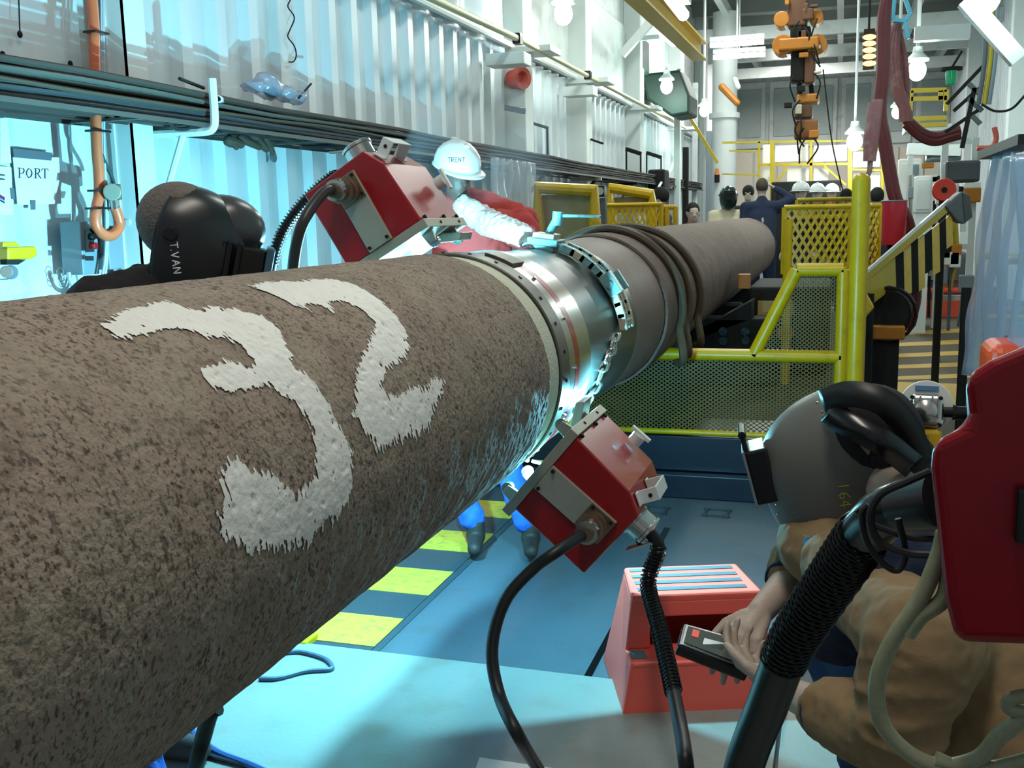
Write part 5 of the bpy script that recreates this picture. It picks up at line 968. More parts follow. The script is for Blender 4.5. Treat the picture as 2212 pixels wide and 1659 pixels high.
def person(name, label, J, shirt, trou, sk=skin, vox=.02, group=None, hat=None, hcol=hat_w, hairc=hair_m, sleeves=True, boots=boot_m, s=1.0, mask=False, wr=0):
    """J: joint positions (hip, chest, neck, head, fwd, up, shl, shr, ell, elr, wrl, wrr, kl, kr, al, ar)"""
    J = {k: V(v) for k, v in J.items()}; rt = (J['al'] + J['ar']) / 2; root = T(name, label, 'person', (rt.x, rt.y, 0), group)
    side = (J['shr'] - J['shl']).normalized(); b = MB()
    f, u, r, R = head_prims(b, J['head'], J['fwd'], J['up'], s)
    b.cap(J['neck'], J['head'] - u * .05, .058 * s, .054 * s)
    b.cap(J['hip'], J['chest'], .115 * s, .125 * s); b.cap(J['shl'], J['shr'], .06 * s, .06 * s); b.cap(J['chest'], J['neck'], .11 * s, .065 * s)
    for q in 'lr':
        sg = -1 if q == 'l' else 1; hp = J['hip'] + side * .085 * sg * s
        limbs(b, [J['sh' + q], J['el' + q], J['wr' + q]], [.048 * s, .038 * s, .027 * s]); limbs(b, [hp, J['k' + q], J['a' + q]], [.08 * s, .055 * s, .04 * s])
        d = (J['wr' + q] - J['el' + q]).normalized(); hand(b, J['wr' + q], d, J.get('pn', V((0, 0, -1))), J['fwd'] if abs(d.dot(J['fwd'])) < .8 else -side * sg, .55, s)
    body = blob('body', b, sk, root, vox, 3)
    eyes(root, J['head'], f, u, r, s)
    m = MB(); m.cap(J['hip'] + side * .05, J['chest'] + side * .07, .125 * s, .13 * s); m.cap(J['hip'] - side * .05, J['chest'] - side * .07, .125 * s, .13 * s); m.cap(J['shl'], J['shr'], .075 * s, .075 * s); m.cap(J['chest'], J['neck'] + (J['neck'] - J['chest']) * .12, .13 * s, .068 * s)
    for q in 'lr':
        e = J['el' + q]; w_ = J['wr' + q]; limbs(m, [J['sh' + q], e, e.lerp(w_, .9 if sleeves else .15)], [.072 * s, .056 * s, .044 * s])
    blob('shirt', m, shirt, root, vox, 4, wr, .07)
    m = MB()
    for q in 'lr':
        sg = -1 if q == 'l' else 1; hp = J['hip'] + side * .085 * sg * s; limbs(m, [hp, J['k' + q], J['k' + q].lerp(J['a' + q], .9)], [.105 * s, .076 * s, .066 * s])
    m.cap(J['hip'] - side * .08, J['hip'] + side * .08, .115 * s, .115 * s); blob('trousers', m, trou, root, vox, 4, wr, .06)
    for q in 'lr':
        a = J['a' + q]; ft = J.get('ff', J['fwd']); ft = V((ft.x, ft.y, 0)).normalized(); m = MB(); m.cap(a + V((0, 0, .02)), a - V((0, 0, .035)), .046 * s, .05 * s); m.cap(a - V((0, 0, .045)), a + ft * .14 * s - V((0, 0, .055)), .043 * s, .036 * s); blob('boot', m, boots, root, vox * .6, 2)
    if hat == 'hat': hard_hat(root, J['head'] + u * .04 * s, f, u, r, hcol, s)
    elif hat == 'hair': m = MB(); m.ell(J['head'] + u * .032 * s - f * .016 * s, (.080 * s, .094 * s, .096 * s), R, 16, 10); m.build('hair', hairc, root, smooth=True)
    elif hat == 'mask':
        h_ = welding_hood(root, J['head'] + u * .01, f, u, M('dark_green_hood', (20, 44, 36), .2), s * .95); m = MB(); m.ell(J['head'] + u * .05, (.1 * s, .11 * s, .09 * s), R, 16, 10); m.build('cap', black_p, root, smooth=True)
    elif hat == 'cap': m = MB(); m.ell(J['head'] + u * .035 * s - f * .01 * s, (.088 * s, .104 * s, .098 * s), R, 16, 10); m.build('cap', hcol, root, smooth=True)
    return root, f, u, r
def welding_hood(root, c, f, u, mat, s=1.0, name='welding_hood', back=-.25, box=True, flip=0, chin=.17, deep=1.0):
    """face shell of a welding helmet with window box, opened at the back"""
    f = V(f).normalized(); u = V(u); u = (u - f * u.dot(f)).normalized(); r = f.cross(u); R = Matrix((r, f, u)).transposed(); vs = []; fs = []; n = 32; A = radians(112)
    rows = [(.155 * z_, max(.03, (1 - z_ ** 2.2) ** (1 / 2.2))) for z_ in (1, .985, .94, .86, .74, .58, .4, .2)] + [(-z_ * chin, 1 - .36 * z_ ** 2) for z_ in (0, .2, .4, .6, .8, 1)]
    for z, k in rows:
        for i in range(n + 1):
            a = -A + 2 * A * i / n; fx = sin(a) * .122 * k; fy = cos(a) * .168 * k * (deep if cos(a) > 0 else 1); zz = z - (max(0, -cos(a)) * .05 if z < -.1 else 0) + (.02 * abs(sin(a)) * (z < -.14))
            vs.append(c + R @ V((fx * s, (fy + .005) * s, zz * s)))
    for j in range(len(rows) - 1):
        for i in range(n): a = j * (n + 1) + i; fs.append((a, a + 1, a + n + 2, a + n + 1))
    m = MB(); m.v = vs; m.f = fs; o = m.build(name, mat, root, smooth=True, auto=70); sub = o.modifiers.new('sub', 'SUBSURF'); sub.levels = 1; sub.render_levels = 1; sd = o.modifiers.new('thick', 'SOLIDIFY'); sd.thickness = .004
    if box:
        bz = .02 * s; ctr = c + f * .175 * s + u * bz; m = MB(); m.box(ctr, (.135 * s, .05 * s, .115 * s), R); m.build('window_box', black_p, o, bevel=.006)
        m = MB(); m.box(ctr + f * .024 * s, (.15 * s, .012 * s, .13 * s), R); m.build('window_frame', black_p, o, bevel=.004); MB().box(ctr + f * .031 * s, (.10 * s, .004 * s, .055 * s), R).build('dark_lens', M('welding_lens', (10, 26, 24), .05), o)
    for q in (-1, 1): MB().cyl(c + r * q * .116 * s - f * .02 * s + u * .03 * s, c + r * q * .130 * s - f * .02 * s + u * .03 * s, .017 * s, seg=14).build('pivot_knob', black_p, o, bevel=.003)
    return o
def std(x, y, face, h=1.78, z0=0, lean=0, armL='down', armR='down', s=None):
    """standing joints, face angle in degrees (0 = +y away from the camera, 180 = towards it)"""
    k = h / 1.78; a = radians(face); f = V((-sin(a), cos(a), 0)); r = V((cos(a), sin(a), 0)); o = V((x, y, z0)); L = lambda rx, fy, z: o + r * rx * k + f * fy * k + V((0, 0, z * k))
    J = dict(hip=L(0, 0, .97), chest=L(0, .04 + lean, 1.30), neck=L(0, .03 + lean * 1.3, 1.48), head=L(0, .05 + lean * 1.5, 1.64), fwd=f, up=V((0, 0, 1)) - f * .0 + f * lean * .5, shl=L(-.19, .02 + lean * 1.2, 1.42), shr=L(.19, .02 + lean * 1.2, 1.42), kl=L(-.1, .03, .5), kr=L(.1, .03, .5), al=L(-.11, 0, .1), ar=L(.11, 0, .1))
    for q, sg, arm in (('l', -1, armL), ('r', 1, armR)):
        if arm == 'down': J['el' + q] = L(sg * .25, .0 + lean, 1.13); J['wr' + q] = L(sg * .24, .10 + lean, .88)
        elif arm == 'front': J['el' + q] = L(sg * .23, .08 + lean, 1.15); J['wr' + q] = L(sg * .12, .34 + lean, 1.15)
        elif arm == 'up': J['el' + q] = L(sg * .36, .12 + lean, 1.50); J['wr' + q] = L(sg * .16, .2 + lean, 1.64)
    return J
# far workers
fw = (
 ('man in a dark shirt with grey hair, back turned, arm raised, past the pipe end', 1648, 400, 13.7, 10, 'hair', navy, navy, hair_m, 'down', 'up', 1.84),
 ('worker in a white hard hat, leftmost and largest of three by the far gate', 1740, 414, 14.8, 150, 'hat', blackc, navy, hat_w, 'down', 'down', 1.78),
 ('worker in a white hard hat, middle of three by the far gate', 1769, 416, 16.2, 170, 'hat', blackc, navy, hat_w, 'down', 'down', 1.76),
 ('worker in a white hard hat and orange vest, right of three by the far gate', 1791, 416, 17.2, 200, 'hat', M('orange_vest', (226, 96, 40), .8), navy, hat_w, 'front', 'front', 1.76),
 ('dark-clothed worker with dark hair, half hidden right of the yellow post', 1895, 425, 12.5, 0, 'hair', blackc, blackc, dark_m, 'front', 'front', 1.74),
 ('worker in a dark green welding hood and tan jacket beyond the pipe', 1572, 424, 13.8, 190, 'mask', creamc, navy, hat_w, 'front', 'front', 1.76),
 ('worker in red and dark clothes beside the black cable drop', 1493, 460, 12.0, 200, 'hair', M('dull_red_cloth', (150, 44, 44), .9), navy, dark_m, 'front', 'down', 1.68),
 ('worker bent in dark clothes close to the black cable drop', 1446, 425, 11.5, 90, 'cap', blackc, blackc, dark_m, 'front', 'front', 1.74),
 ('dark figure in a cap left of the man with raised arm', 1618, 415, 15.6, 180, 'cap', blackc, blackc, dark_m, 'front', 'down', 1.76),
 ('dark-haired worker low between the gate and the basket guard', 1836, 425, 14.0, 30, 'hair', blackc, navy, dark_m, 'down', 'down', 1.7),
)
for lb, px, py, y, fc, ht, sh, tr, hc, aL, aR, h in fw:
    p = ay(px, py, y); J = std(p.x, y, fc, (p.z + .12) / .999 if 1.55 < p.z + .12 < 1.95 else h, 0, .04, aL, aR)
    person('person', lb, J, sh, tr, sk=skin, vox=.022, hat=ht, hcol=hc, hairc=hc)
# man in white hard hat and red shirt leaning over the pipe
J = dict(hip=(-1.70, 4.42, .98), chest=(-1.60, 4.42, 1.33), neck=(-1.60, 4.38, 1.52), head=ay(985, 376, 4.34), fwd=V((.62, -.55, -.30)), up=(0, 0, 1), shl=(-1.36, 4.46, 1.475), shr=(-1.80, 4.36, 1.50),
 ell=ay(1048, 478, 4.25), wrl=ay(1138, 512, 3.86), elr=(-1.92, 4.15, 1.28), wrr=(-1.70, 3.95, 1.30), kl=(-1.46, 4.30, .52), kr=(-1.72, 4.24, .52), al=(-1.28, 4.20, .11), ar=(-1.53, 4.17, .11), ff=V((.3, -1, 0)), pn=V((0, 0, -1)))
man, f, u, r = person('person', 'man in a white hard hat, red shirt and blue jeans reaching over the pipe', J, redsh, jeans, sk=skin_d, vox=.010, hat='hat', sleeves=False, wr=.03, s=.9)
hh = [o for o in man.children if o.name.startswith('hard_hat')][0]
hc_ = ay(988, 350, 4.2); strokes_on(hh, hh, word('TRENT', .8), hc_ - ray(988, 350).cross(V((0, 0, 1))).normalized() * .040 , ray(988, 350).cross(V((0, 0, 1))).normalized() * .019, V((0, 0, .019)), ray(988, 350), .0014, ink)
m = MB(); m.cap(V(J['ell']), V(J['ell']).lerp(V(J['wrl']), .94), .058, .045, 16); m.cap(V(J['ell']) + V((-.10, .02, .06)), V(J['ell']), .055, .058, 16); tag(blob('silver_sleeve', m, silv_c, man, .008, 3, .03, .03), 'bright silvery forearm sleeve')
m = MB(); m.cap(ay(1000, 462, 4.42), ay(1098, 478, 4.45), .12, .10, 16); m.cap(ay(1098, 478, 4.45), ay(1128, 500, 4.4), .10, .085, 16); m.cap(ay(1040, 480, 4.45), V((-1.66, 4.44, 1.05)), .14, .13, 16); blob('shirt_back', m, redsh, man, .012, 4, .03, .08)
bl = MB(); hd = V(J['head']); R = Matrix((r, f, u)).transposed(); bl.ell(hd - f * .03 + u * .0, (.082, .085, .10), R, 16, 10); bl.build('hair', M('dark_hair', (24, 26, 40), .8, var=.3, vs=40), man, smooth=True)
# welder behind the pipe at the left
hd = ay(420, 520, 2.25)
J = dict(hip=(-1.86, 1.95, .78), chest=(-1.80, 2.02, 1.10), neck=(-1.72, 2.12, 1.28), head=hd, fwd=V((.80, .50, -.22)), up=V((.18, .1, 1)), shl=(-1.78, 2.34, 1.14), shr=(-1.70, 1.86, 1.17), ell=(-1.80, 2.55, .98), wrl=(-1.66, 2.72, .96), elr=(-1.64, 1.82, .95), wrr=(-1.58, 2.0, .80), kl=(-1.62, 2.25, .50), kr=(-1.58, 1.83, .48), al=(-1.80, 2.22, .11), ar=(-1.47, 1.78, .13), ff=V((1, .1, 0)))
wel, f, u, r = person('person', 'welder in a glossy black lettered hood and black jacket behind the pipe', J, blackc, jeans, sk=M('welder_skin', (150, 84, 66), .6), vox=.010, hat=None, wr=.03)
R = Matrix((r, f, u)).transposed()
capm = M('woven_cap', (112, 102, 96), .9, var=.35, vs=70, bump=.8, bs=160)
m = MB(); m.ell(hd - RT * .025 + u * .045 - f * .02, (.095, .105, .10), R, 28, 18); m.build('woven_cap', capm, wel, smooth=True)
hood = welding_hood(wel, hd - RT * .055 + f * .02 - u * .01, f, u, M('glossy_black_hood', (30, 32, 36), .3), 1.02, box=False, chin=.20)
# double-lobed window housing on the front
ctr = hd - RT * .045 + f * .19 + u * .035 + r * .01
m = MB(); m.ell(hd - RT * .02 + f * .085 + u * .05 - r * .02, (.085, .105, .085), R, 24, 16); m.build('brow_shell', M('grey_black_shell', (60, 60, 62), .3), hood, smooth=True)
m = MB(); m.box(ctr - u * .07, (.14, .07, .115), R); m.build('window_box', black_p, hood, bevel=.008); MB().box(ctr - u * .07 + f * .042, (.16, .02, .13), R).build('window_frame', cyan_m if 0 else M('blue_grey_frame', (60, 92, 112), .3), hood, bevel=.005); MB().box(ctr - u * .07 + f * .054, (.11, .004, .08), R).build('window_lens', M('lens_blue', (30, 90, 120), .1), hood)
for q in (-.055, -.03, .0): MB().box(hd - RT * .05 + f * (.16 + q * .8) - u * .035 + r * .088, (.02, .014, .13), R).build('side_rib', black_p, hood, bevel=.004)
m = MB(); m.cap(ay(322, 640, 2.16), ay(215, 675, 2.05), .075, .09, 16); m.cap(ay(322, 640, 2.16), V((-1.70, 2.34, 1.17)), .085, .1); blob('jacket_shoulder', m, blackc, wel, .01, 3, .03, .06)
vr = ray(365, 560); rgt = vr.cross(V((0, 0, 1))).normalized(); up_ = rgt.cross(vr)
base = ay(366, 523, 2.1); dn = (ay(376, 595, 2.1) - base).normalized(); L_ = (ay(376, 595, 2.1) - base).length / 3.6
strokes_on(hood, hood, word('T.VAN', .85), base, dn * L_, -dn.cross(vr).normalized() * -.018, vr, .0016, white_i)
for i, (a, b) in enumerate((((300, 470), (322, 530)), ((305, 468), (335, 515)))): MB().tube(spline([ay(298, 465, 2.2), ay(312 + i * 8, 472, 2.2), ay(322 + i * 6, 500, 2.2), ay(330 + i * 3, 530, 2.22)], 5), .005, 6).build('headband_strap', black_p, hood, smooth=True)
# ------------------------------------------------------------------ crouching welder on the right
nb = dict(shN=ay(1985, 1385, 1.72), elN=ay(1935, 1590, 1.70), cuN=ay(1790, 1535, 1.80), wrN=ay(1690, 1490, 1.93), shF=ay(1765, 1175, 2.30), elF=ay(1722, 1205, 2.46), cuF=ay(1700, 1258, 2.36), wrF=ay(1640, 1325, 2.20), hd=ay(1888, 968, 2.30))
R_ = T('person', 'crouching welder in a grey flip hood and khaki jacket holding a pendant', 'person', (.35, 1.95, 0))
hdc = nb['hd']; fR = V((-.93, .12, -.34)).normalized(); uR = V((-.34, .05, .94)); uR = (uR - fR * uR.dot(fR)).normalized(); rR = fR.cross(uR); RR = Matrix((rR, fR, uR)).transposed()
nk = ay(1985, 1155, 2.08); ch_ = ay(2060, 1370, 1.95); hipR = ay(2235, 1640, 1.85); hipR.z = max(hipR.z, .34)
b = MB(); head_prims(b, hdc, fR, uR); b.cap(nk, hdc - uR * .05, .06, .055); b.cap(ch_, nk, .12, .07); b.cap(ch_, hipR, .13, .13)
limbs(b, [nb['shN'], nb['elN'], nb['cuN'], nb['wrN']], [.05, .042, .038, .029], 16); limbs(b, [nb['shF'], nb['elF'], nb['cuF'], nb['wrF']], [.05, .042, .038, .029], 16); b.cap(nb['shN'], nb['shF'], .06, .06)
kN = V((.10, 1.98, .48)); kF = V((.02, 2.36, .50)); aN = V((.25, 2.02, .11)); aF = V((.12, 2.42, .11))
for kk, aa in ((kN, aN), (kF, aF)): limbs(b, [hipR, kk, aa], [.085, .055, .04])
vN = (nb['wrN'] - nb['cuN']).normalized(); vF = (nb['wrF'] - nb['cuF']).normalized()
camd = -ray(1620, 1420)
hand(b, nb['wrN'], (ay(1592, 1425, 2.02) - nb['wrN']), camd * -.35 + V((.1, .3, 1)), V((0, 0, 1)) + camd * .3, .42, 1.08, .35, (.40, .5, .55, .6))
hand(b, nb['wrF'], (ay(1590, 1400, 2.08) - nb['wrF']), V((-.2, -.35, -.75)), V((-.4, -.6, .2)), .45, 1.08, .5, (.35, .5, .55, .6))
blob('body', b, skin, R_, .0052, 3); eyes(R_, hdc, fR, uR, rR)
m = MB(); m.cap(ch_, nk.lerp(ch_, .25), .155, .10, 16); m.cap(ch_, hipR, .165, .17, 16); m.cap(nb['shN'], ch_, .085, .13, 16); m.cap(nb['shN'], nb['shF'].lerp(nb['shN'], .3), .088, .085, 16); m.cap(nb['shF'], ch_, .09, .12)
limbs(m, [nb['shN'], nb['elN'], nb['cuN']], [.092, .074, .058], 16); m.cap(nb['shN'] + V((.02, .02, -.02)), nb['shN'].lerp(nb['elN'], .5), .09, .085, 16)
limbs(m, [nb['shF'], nb['elF'], nb['cuF'].lerp(nb['elF'], .2)], [.07, .062, .052], 16)
for k in range(7):                                      # rucked folds towards the cuff
    t = k / 6; c = nb['elN'].lerp(nb['cuN'], t); d = (nb['cuN'] - nb['elN']).normalized(); r_ = .074 - .016 * t; x_ = d.cross(V((0, 0, 1))).normalized(); y_ = d.cross(x_)
    m.tube([c + (x_ * cos(a) + y_ * sin(a)) * r_ * .98 + d * .008 * sin(a * 2 + k) for a in [j * pi / 8 for j in range(17)]], .0085, 6)
for k in range(5):
    t = .15 + k * .17; c = nb['shN'].lerp(nb['elN'], t); d = (nb['elN'] - nb['shN']).normalized(); x_ = d.cross(V((0, 0, 1))).normalized(); y_ = d.cross(x_); r_ = .092 - .018 * t
    m.tube([c + (x_ * cos(a) + y_ * sin(a)) * r_ * .985 + d * .03 * sin(a + k) for a in [pi * .6 + j * pi / 9 for j in range(10)]], .008, 6)
blob('khaki_jacket', m, khaki, R_, .0065, 5, .018, .06)
for c, d, r_ in ((nb['cuN'], vN, .050), (nb['cuF'], vF, .046)):
    x_ = d.cross(V((0, 0, 1))).normalized(); y_ = d.cross(x_); MB().tube([c + (x_ * cos(a) + y_ * sin(a)) * r_ for a in [j * pi / 10 for j in range(21)]], .009, 8).build('cuff', navy, R_, smooth=True)
m = MB(); m.cap(nk - uR * .02 + V((-.05, .03, -.12)), ay(1930, 1215, 1.95), .10, .11, 16); m.cap(nb['shF'] + V((.04, 0, -.03)), ay(1850, 1330, 2.05), .08, .09); m.cap(ay(1900, 1250, 2.0), ay(1830, 1360, 2.05), .09, .08); blob('dark_apron', m, navy, R_, .01, 3, .03, .06)
m = MB()
for kk, aa in ((kN, aN), (kF, aF)): limbs(m, [hipR, kk, kk.lerp(aa, .92)], [.11, .082, .066])
blob('trousers', m, M('dark_blue_trousers', (30, 58, 96), .9, var=.15, vs=10, bump=.3, bs=200), R_, .012, 3, .03, .06)
MB().tube(spline([ay(1752, 1165, 2.16), ay(1758, 1230, 2.12), ay(1770, 1330, 2.08)], 4), .016, 8).build('brace_strap', strap_b, R_, smooth=True); 
for aa in (aN, aF): m = MB(); m.cap(aa + V((0, 0, .02)), aa - V((0, 0, .035)), .048, .052); m.cap(aa - V((0, 0, .045)), aa + V((-.15, .02, -.055)), .044, .038); blob('boot', m, boot_m, R_, .008, 2)
# hood of the crouching welder
hcc = ay(1866, 1000, 2.36)
hd2 = welding_hood(R_, hcc, V((-.96, -.10, -.26)), V((-.26, 0, .96)), helm_g, 1.20, box=False, chin=.185, deep=1.12); f2 = V((-.96, -.10, -.26)).normalized(); u2 = V((-.26, 0, .96)); u2 = (u2 - f2 * u2.dot(f2)).normalized(); r2 = f2.cross(u2); R2 = Matrix((r2, f2, u2)).transposed()
c = hcc + f2 * .222 + u2 * .035; MB().box(c, (.14, .05, .125), R2).build('window_box', black_p, hd2, bevel=.006); MB().box(c + f2 * .02 + u2 * .075, (.12, .012, .06), R2).build('window_flap', black_p, hd2, bevel=.004); MB().cyl(c + u2 * .10 - r2 * .06 + f2 * .02, c + u2 * .10 + r2 * .06 + f2 * .02, .009, seg=10).build('hinge', black_p, hd2)
MB().box(c + f2 * .027, (.145, .006, .13), R2).build('window_rim', greybox, hd2, bevel=.002)
# head harness: crown band, rear band, knob plates
def band_on(pts, w_, mat, nm): 
    m = MB(); P = spline([ay(a, b, y) for a, b, y in pts], 6); vs = []; 
    for i, p in enumerate(P):
        t = (P[min(i + 1, len(P) - 1)] - P[max(0, i - 1)]).normalized(); v = ray(1900, 950); s_ = v.cross(t).normalized(); vs += [p - s_ * w_ / 2, p + s_ * w_ / 2]
    m.add(vs, [(2 * i, 2 * i + 1, 2 * i + 3, 2 * i + 2) for i in range(len(P) - 1)]); o = m.build(nm, mat, hd2, smooth=True, auto=180); s_ = o.modifiers.new('thick', 'SOLIDIFY'); s_.thickness = .02; s_.offset = 0; return o
band_on([(1782, 868, 2.22), (1830, 852, 2.18), (1880, 858, 2.16), (1922, 880, 2.16), (1962, 930, 2.18), (1990, 1000, 2.2)], .054, black_r, 'crown_band')
m = MB(); m.ell(hdc + uR * .03 - fR * .005, (.098, .108, .112), RR, 24, 16); m.ell(hdc - uR * .05 - fR * .03, (.085, .09, .09), RR, 20, 12); m.build('skull_cap', blackc, R_, smooth=True)
band_on([(1795, 890, 2.20), (1830, 915, 2.16), (1880, 940, 2.14), (1920, 965, 2.14), (1970, 1005, 2.18)], .054, black_p, 'rear_band')
m = MB(); m.prism([ay(a, b, 2.15) for a, b in ((1862, 900), (1893, 915), (1888, 960), (1876, 985), (1848, 950))], (0, .006, 0)); m.build('side_plate', M('scuffed_grey_plate', (136, 130, 122), .5), hd2, bevel=.002)
vr = ray(1800, 1060); e1 = (ay(1790, 1080, 2) - ay(1815, 1046, 2)).normalized(); ex = -(ay(1800, 1030, 2) - ay(1806, 1085, 2)).normalized()
strokes_on(hd2, hd2, word('164', .72), ay(1812, 1048, 2.0), ex * .024, (ay(1815, 1060, 2.0) - ay(1790, 1063, 2.0)).normalized() * .022, vr, .0012, lime_i)
for px, py in ((1727, 1115), (1762, 1135), (1677, 1090), (1680, 1110), (1765, 870), (1775, 890), (1778, 900)):
    strokes_on(hd2, hd2, [[(0, 0), (.3, .3)]], ay(px, py, 2.0), V((.004, 0, 0)), V((0, 0, .004)), ray(px, py), .0035, chrome, 'rivet')
# pendant in the hands
pd = T('control_pendant', 'black handheld pendant with a grey screen, held over the coral step stool', 'remote control', ay(1545, 1400, 2.08))
P = [ay(*q) for q in ((1478, 1345, 2.09), (1640, 1390, 2.16), (1618, 1452, 2.02), (1466, 1392, 1.98))]; nrm = (P[1] - P[0]).cross(P[3] - P[0]).normalized(); nrm = nrm if nrm.z < 0 else -nrm
MB().prism(P, nrm * .026).build('case', black_p, pd, bevel=.005); nn = -nrm
I = lambda a, b, k=.0: P[0].lerp(P[1], a).lerp(P[3].lerp(P[2], a), b) + nn * k
MB().prism([I(.06, .12, .0), I(.80, .12), I(.80, .86), I(.06, .86)], nn * .0015).build('screen', M('grey_screen', (66, 74, 66), .6, var=.2, vs=60), pd); MB().prism([I(.13, .2, .0015), I(.22, .2, .0015), I(.22, .5, .0015), I(.13, .5, .0015)], nn * .0006).build('red_readout', M('red_readout', (200, 60, 50), .4, emit=(200, 50, 40), es=.5), pd)
# ------------------------------------------------------------------ coral step stool
cs = T('coral_step_stool', 'coral pink plastic two-step stool with grey tread strips', 'step stool', az(1500, 1440, 0))
zt1 = .34
def zz(px, py, z): return az(px, py, z)
Tt = [zz(1405, 1210, zt1), zz(1598, 1203, zt1), zz(1645, 1272, zt1), zz(1366, 1292, zt1)]       # top quad
cen = sum(Tt, V()) / 4
exs = (Tt[1] - Tt[0]).normalized(); exs.z = 0; eys = V((-exs.y, exs.x, 0)); Wt = ((Tt[1] - Tt[0]).length + (Tt[2] - Tt[3]).length) / 2; Dt = .26
O = (Tt[2] + Tt[3]) / 2; O.z = 0; Wt = (Tt[2] - Tt[3]).length
def sl(a, b, z): return O + exs * a + eys * b + V((0, 0, z))
h2 = Wt / 2
m = MB().prism([sl(-h2, 0, zt1), sl(h2, 0, zt1), sl(h2 * .92, Dt, zt1), sl(-h2 * .92, Dt, zt1)], (0, 0, -.03)); m.build('top_step', pink_pl, cs, bevel=.01, seg=3)
for k in range(4):
    b0 = .035 + k * .058; MB().prism([sl(-h2 * .86, b0, zt1), sl(h2 * .80, b0, zt1), sl(h2 * .80, b0 + .026, zt1), sl(-h2 * .86, b0 + .026, zt1)], (0, 0, .002)).build('tread_strip', tread_m, cs)
# riser with an arched opening, lower step, sides
zl = .17; lo = -.11
for s_ in (-1, 1):
    MB().prism([sl(s_ * h2, 0, zt1 - .02), sl(s_ * h2 * .92, Dt, zt1 - .02), sl(s_ * (h2 + .05), Dt + .04, 0), sl(s_ * (h2 + .05), lo - .02, 0), sl(s_ * (h2 + .02), lo, zl), sl(s_ * (h2 + .02), -.01, zl)], exs * -s_ * .012).build('side_panel', pink_pl, cs, bevel=.004)
    MB().prism([sl(s_ * h2, .0, zt1 - .02), sl(s_ * h2 * .72, .0, zt1 - .02), sl(s_ * h2 * .72, -.01, zl), sl(s_ * (h2 + .01), -.01, zl)], eys * .02).build('riser_post', pink_pl, cs, bevel=.006)
MB().prism([sl(-h2, 0, zt1 - .02), sl(h2, 0, zt1 - .02), sl(h2, -.005, zt1 - .07), sl(-h2, -.005, zt1 - .07)], eys * .02).build('riser_lip', pink_pl, cs, bevel=.006)
MB().prism([sl(-h2 * .9, Dt - .02, zt1 - .03), sl(h2 * .9, Dt - .02, zt1 - .03), sl(h2, Dt + .02, 0), sl(-h2, Dt + .02, 0)], eys * .012).build('back_panel', pink_pl, cs)
MB().prism([sl(-h2 - .02, lo, zl), sl(h2 + .02, lo, zl), sl(h2 + .02, .03, zl), sl(-h2 - .02, .03, zl)], (0, 0, -.02)).build('lower_step', pink_pl, cs, bevel=.008, seg=3)
MB().prism([sl(-h2 - .02, lo + .002, zl - .01), sl(h2 + .02, lo + .002, zl - .01), sl(h2 + .05, lo - .02, 0), sl(-h2 - .05, lo - .02, 0)], eys * .012).build('front_panel', pink_pl, cs, bevel=.004)
MB().prism([sl(-h2 - .012, lo + .03, zl), sl(-h2 + .035, lo + .03, zl), sl(-h2 + .035, -.02, zl), sl(-h2 - .012, -.02, zl)], (0, 0, .002)).build('tread_strip', tread_m, cs)
# ------------------------------------------------------------------ red cased machine at the right foreground
rb = T('red_machine_case', 'big glossy dark red machine case cut off by the right edge of the view', 'welding machine', ay(2150, 1380, 1.0))
pr = [(2083, 812), (2140, 775), (2260, 725), (2420, 720), (2420, 1400), (2210, 1394), (2064, 1388), (2040, 1290), (2010, 1010), (2014, 952), (2082, 920), (2092, 892)]
MB().prism([ay(a, b, .98) for a, b in pr], ray(2100, 1080) * .30).build('housing', dred_m, rb, bevel=.012, seg=4)
c = ay(2200, 1110, .975); MB().box(c + V((.012, 0, 0)), (.03, .02, .05)).build('latch', black_p, rb, bevel=.003)
a = ay(2040, 1080, 1.12); b_ = ay(1930, 1098, 1.16); MB().lathe(b_, a - b_, [(0, .024), (.01, .028), ((a - b_).length, .034)], 24).build('hose_socket', M('satin_black', (34, 38, 40), .3), rb, smooth=True, auto=40)
MB().bb(ay(2022, 1158, 1.1), ay(1940, 1015, 1.2) + V((.06, 0, 0))).build('socket_block', black_p, rb, bevel=.01) if 0 else None
hs_, p_ = hose('wire_conduit', 'thick black conduit wound with a spring in front of the crouching welder', 'hose', [ay(1990, 1088, 1.14), ay(1920, 1105, 1.17), ay(1870, 1150, 1.22), ay(1810, 1235, 1.27), ay(1740, 1340, 1.32), ay(1700, 1410, 1.35), ay(1655, 1530, 1.40), ay(1612, 1640, 1.44), ay(1585, 1760, 1.46)], .029, black_p, seg=16)
q = resample(p_, 90); coil(q[14:50], .0318, .0085, .0018).build('coil_spring', M('spring_black', (30, 30, 30), .25, .6), hs_, smooth=True)
for i, (pts, r_) in enumerate((([(2010, 1018), (1960, 1040), (1900, 1070), (1880, 1120), (1900, 1170), (1960, 1195), (2020, 1200)], .0042), ([(1875, 1090), (1862, 1110), (1870, 1165), (1905, 1215), (1940, 1232), (1955, 1195), (1940, 1120)], .0035), ([(1850, 1100), (1880, 1130), (1960, 1160), (2025, 1165)], .0035))):
    tag(MB().tube(spline([ay(a, b, 1.08 + .01 * i) for a, b in pts], 8), r_, 8).build('thin_cable', black_r, None, smooth=True), ('thin black cable looping off the hose socket, outer loop', 'thin black cable hanging in a small loop over the apron', 'thin black cable crossing above the spring conduit')[i], 'cable', 'thin cables on the red machine case')
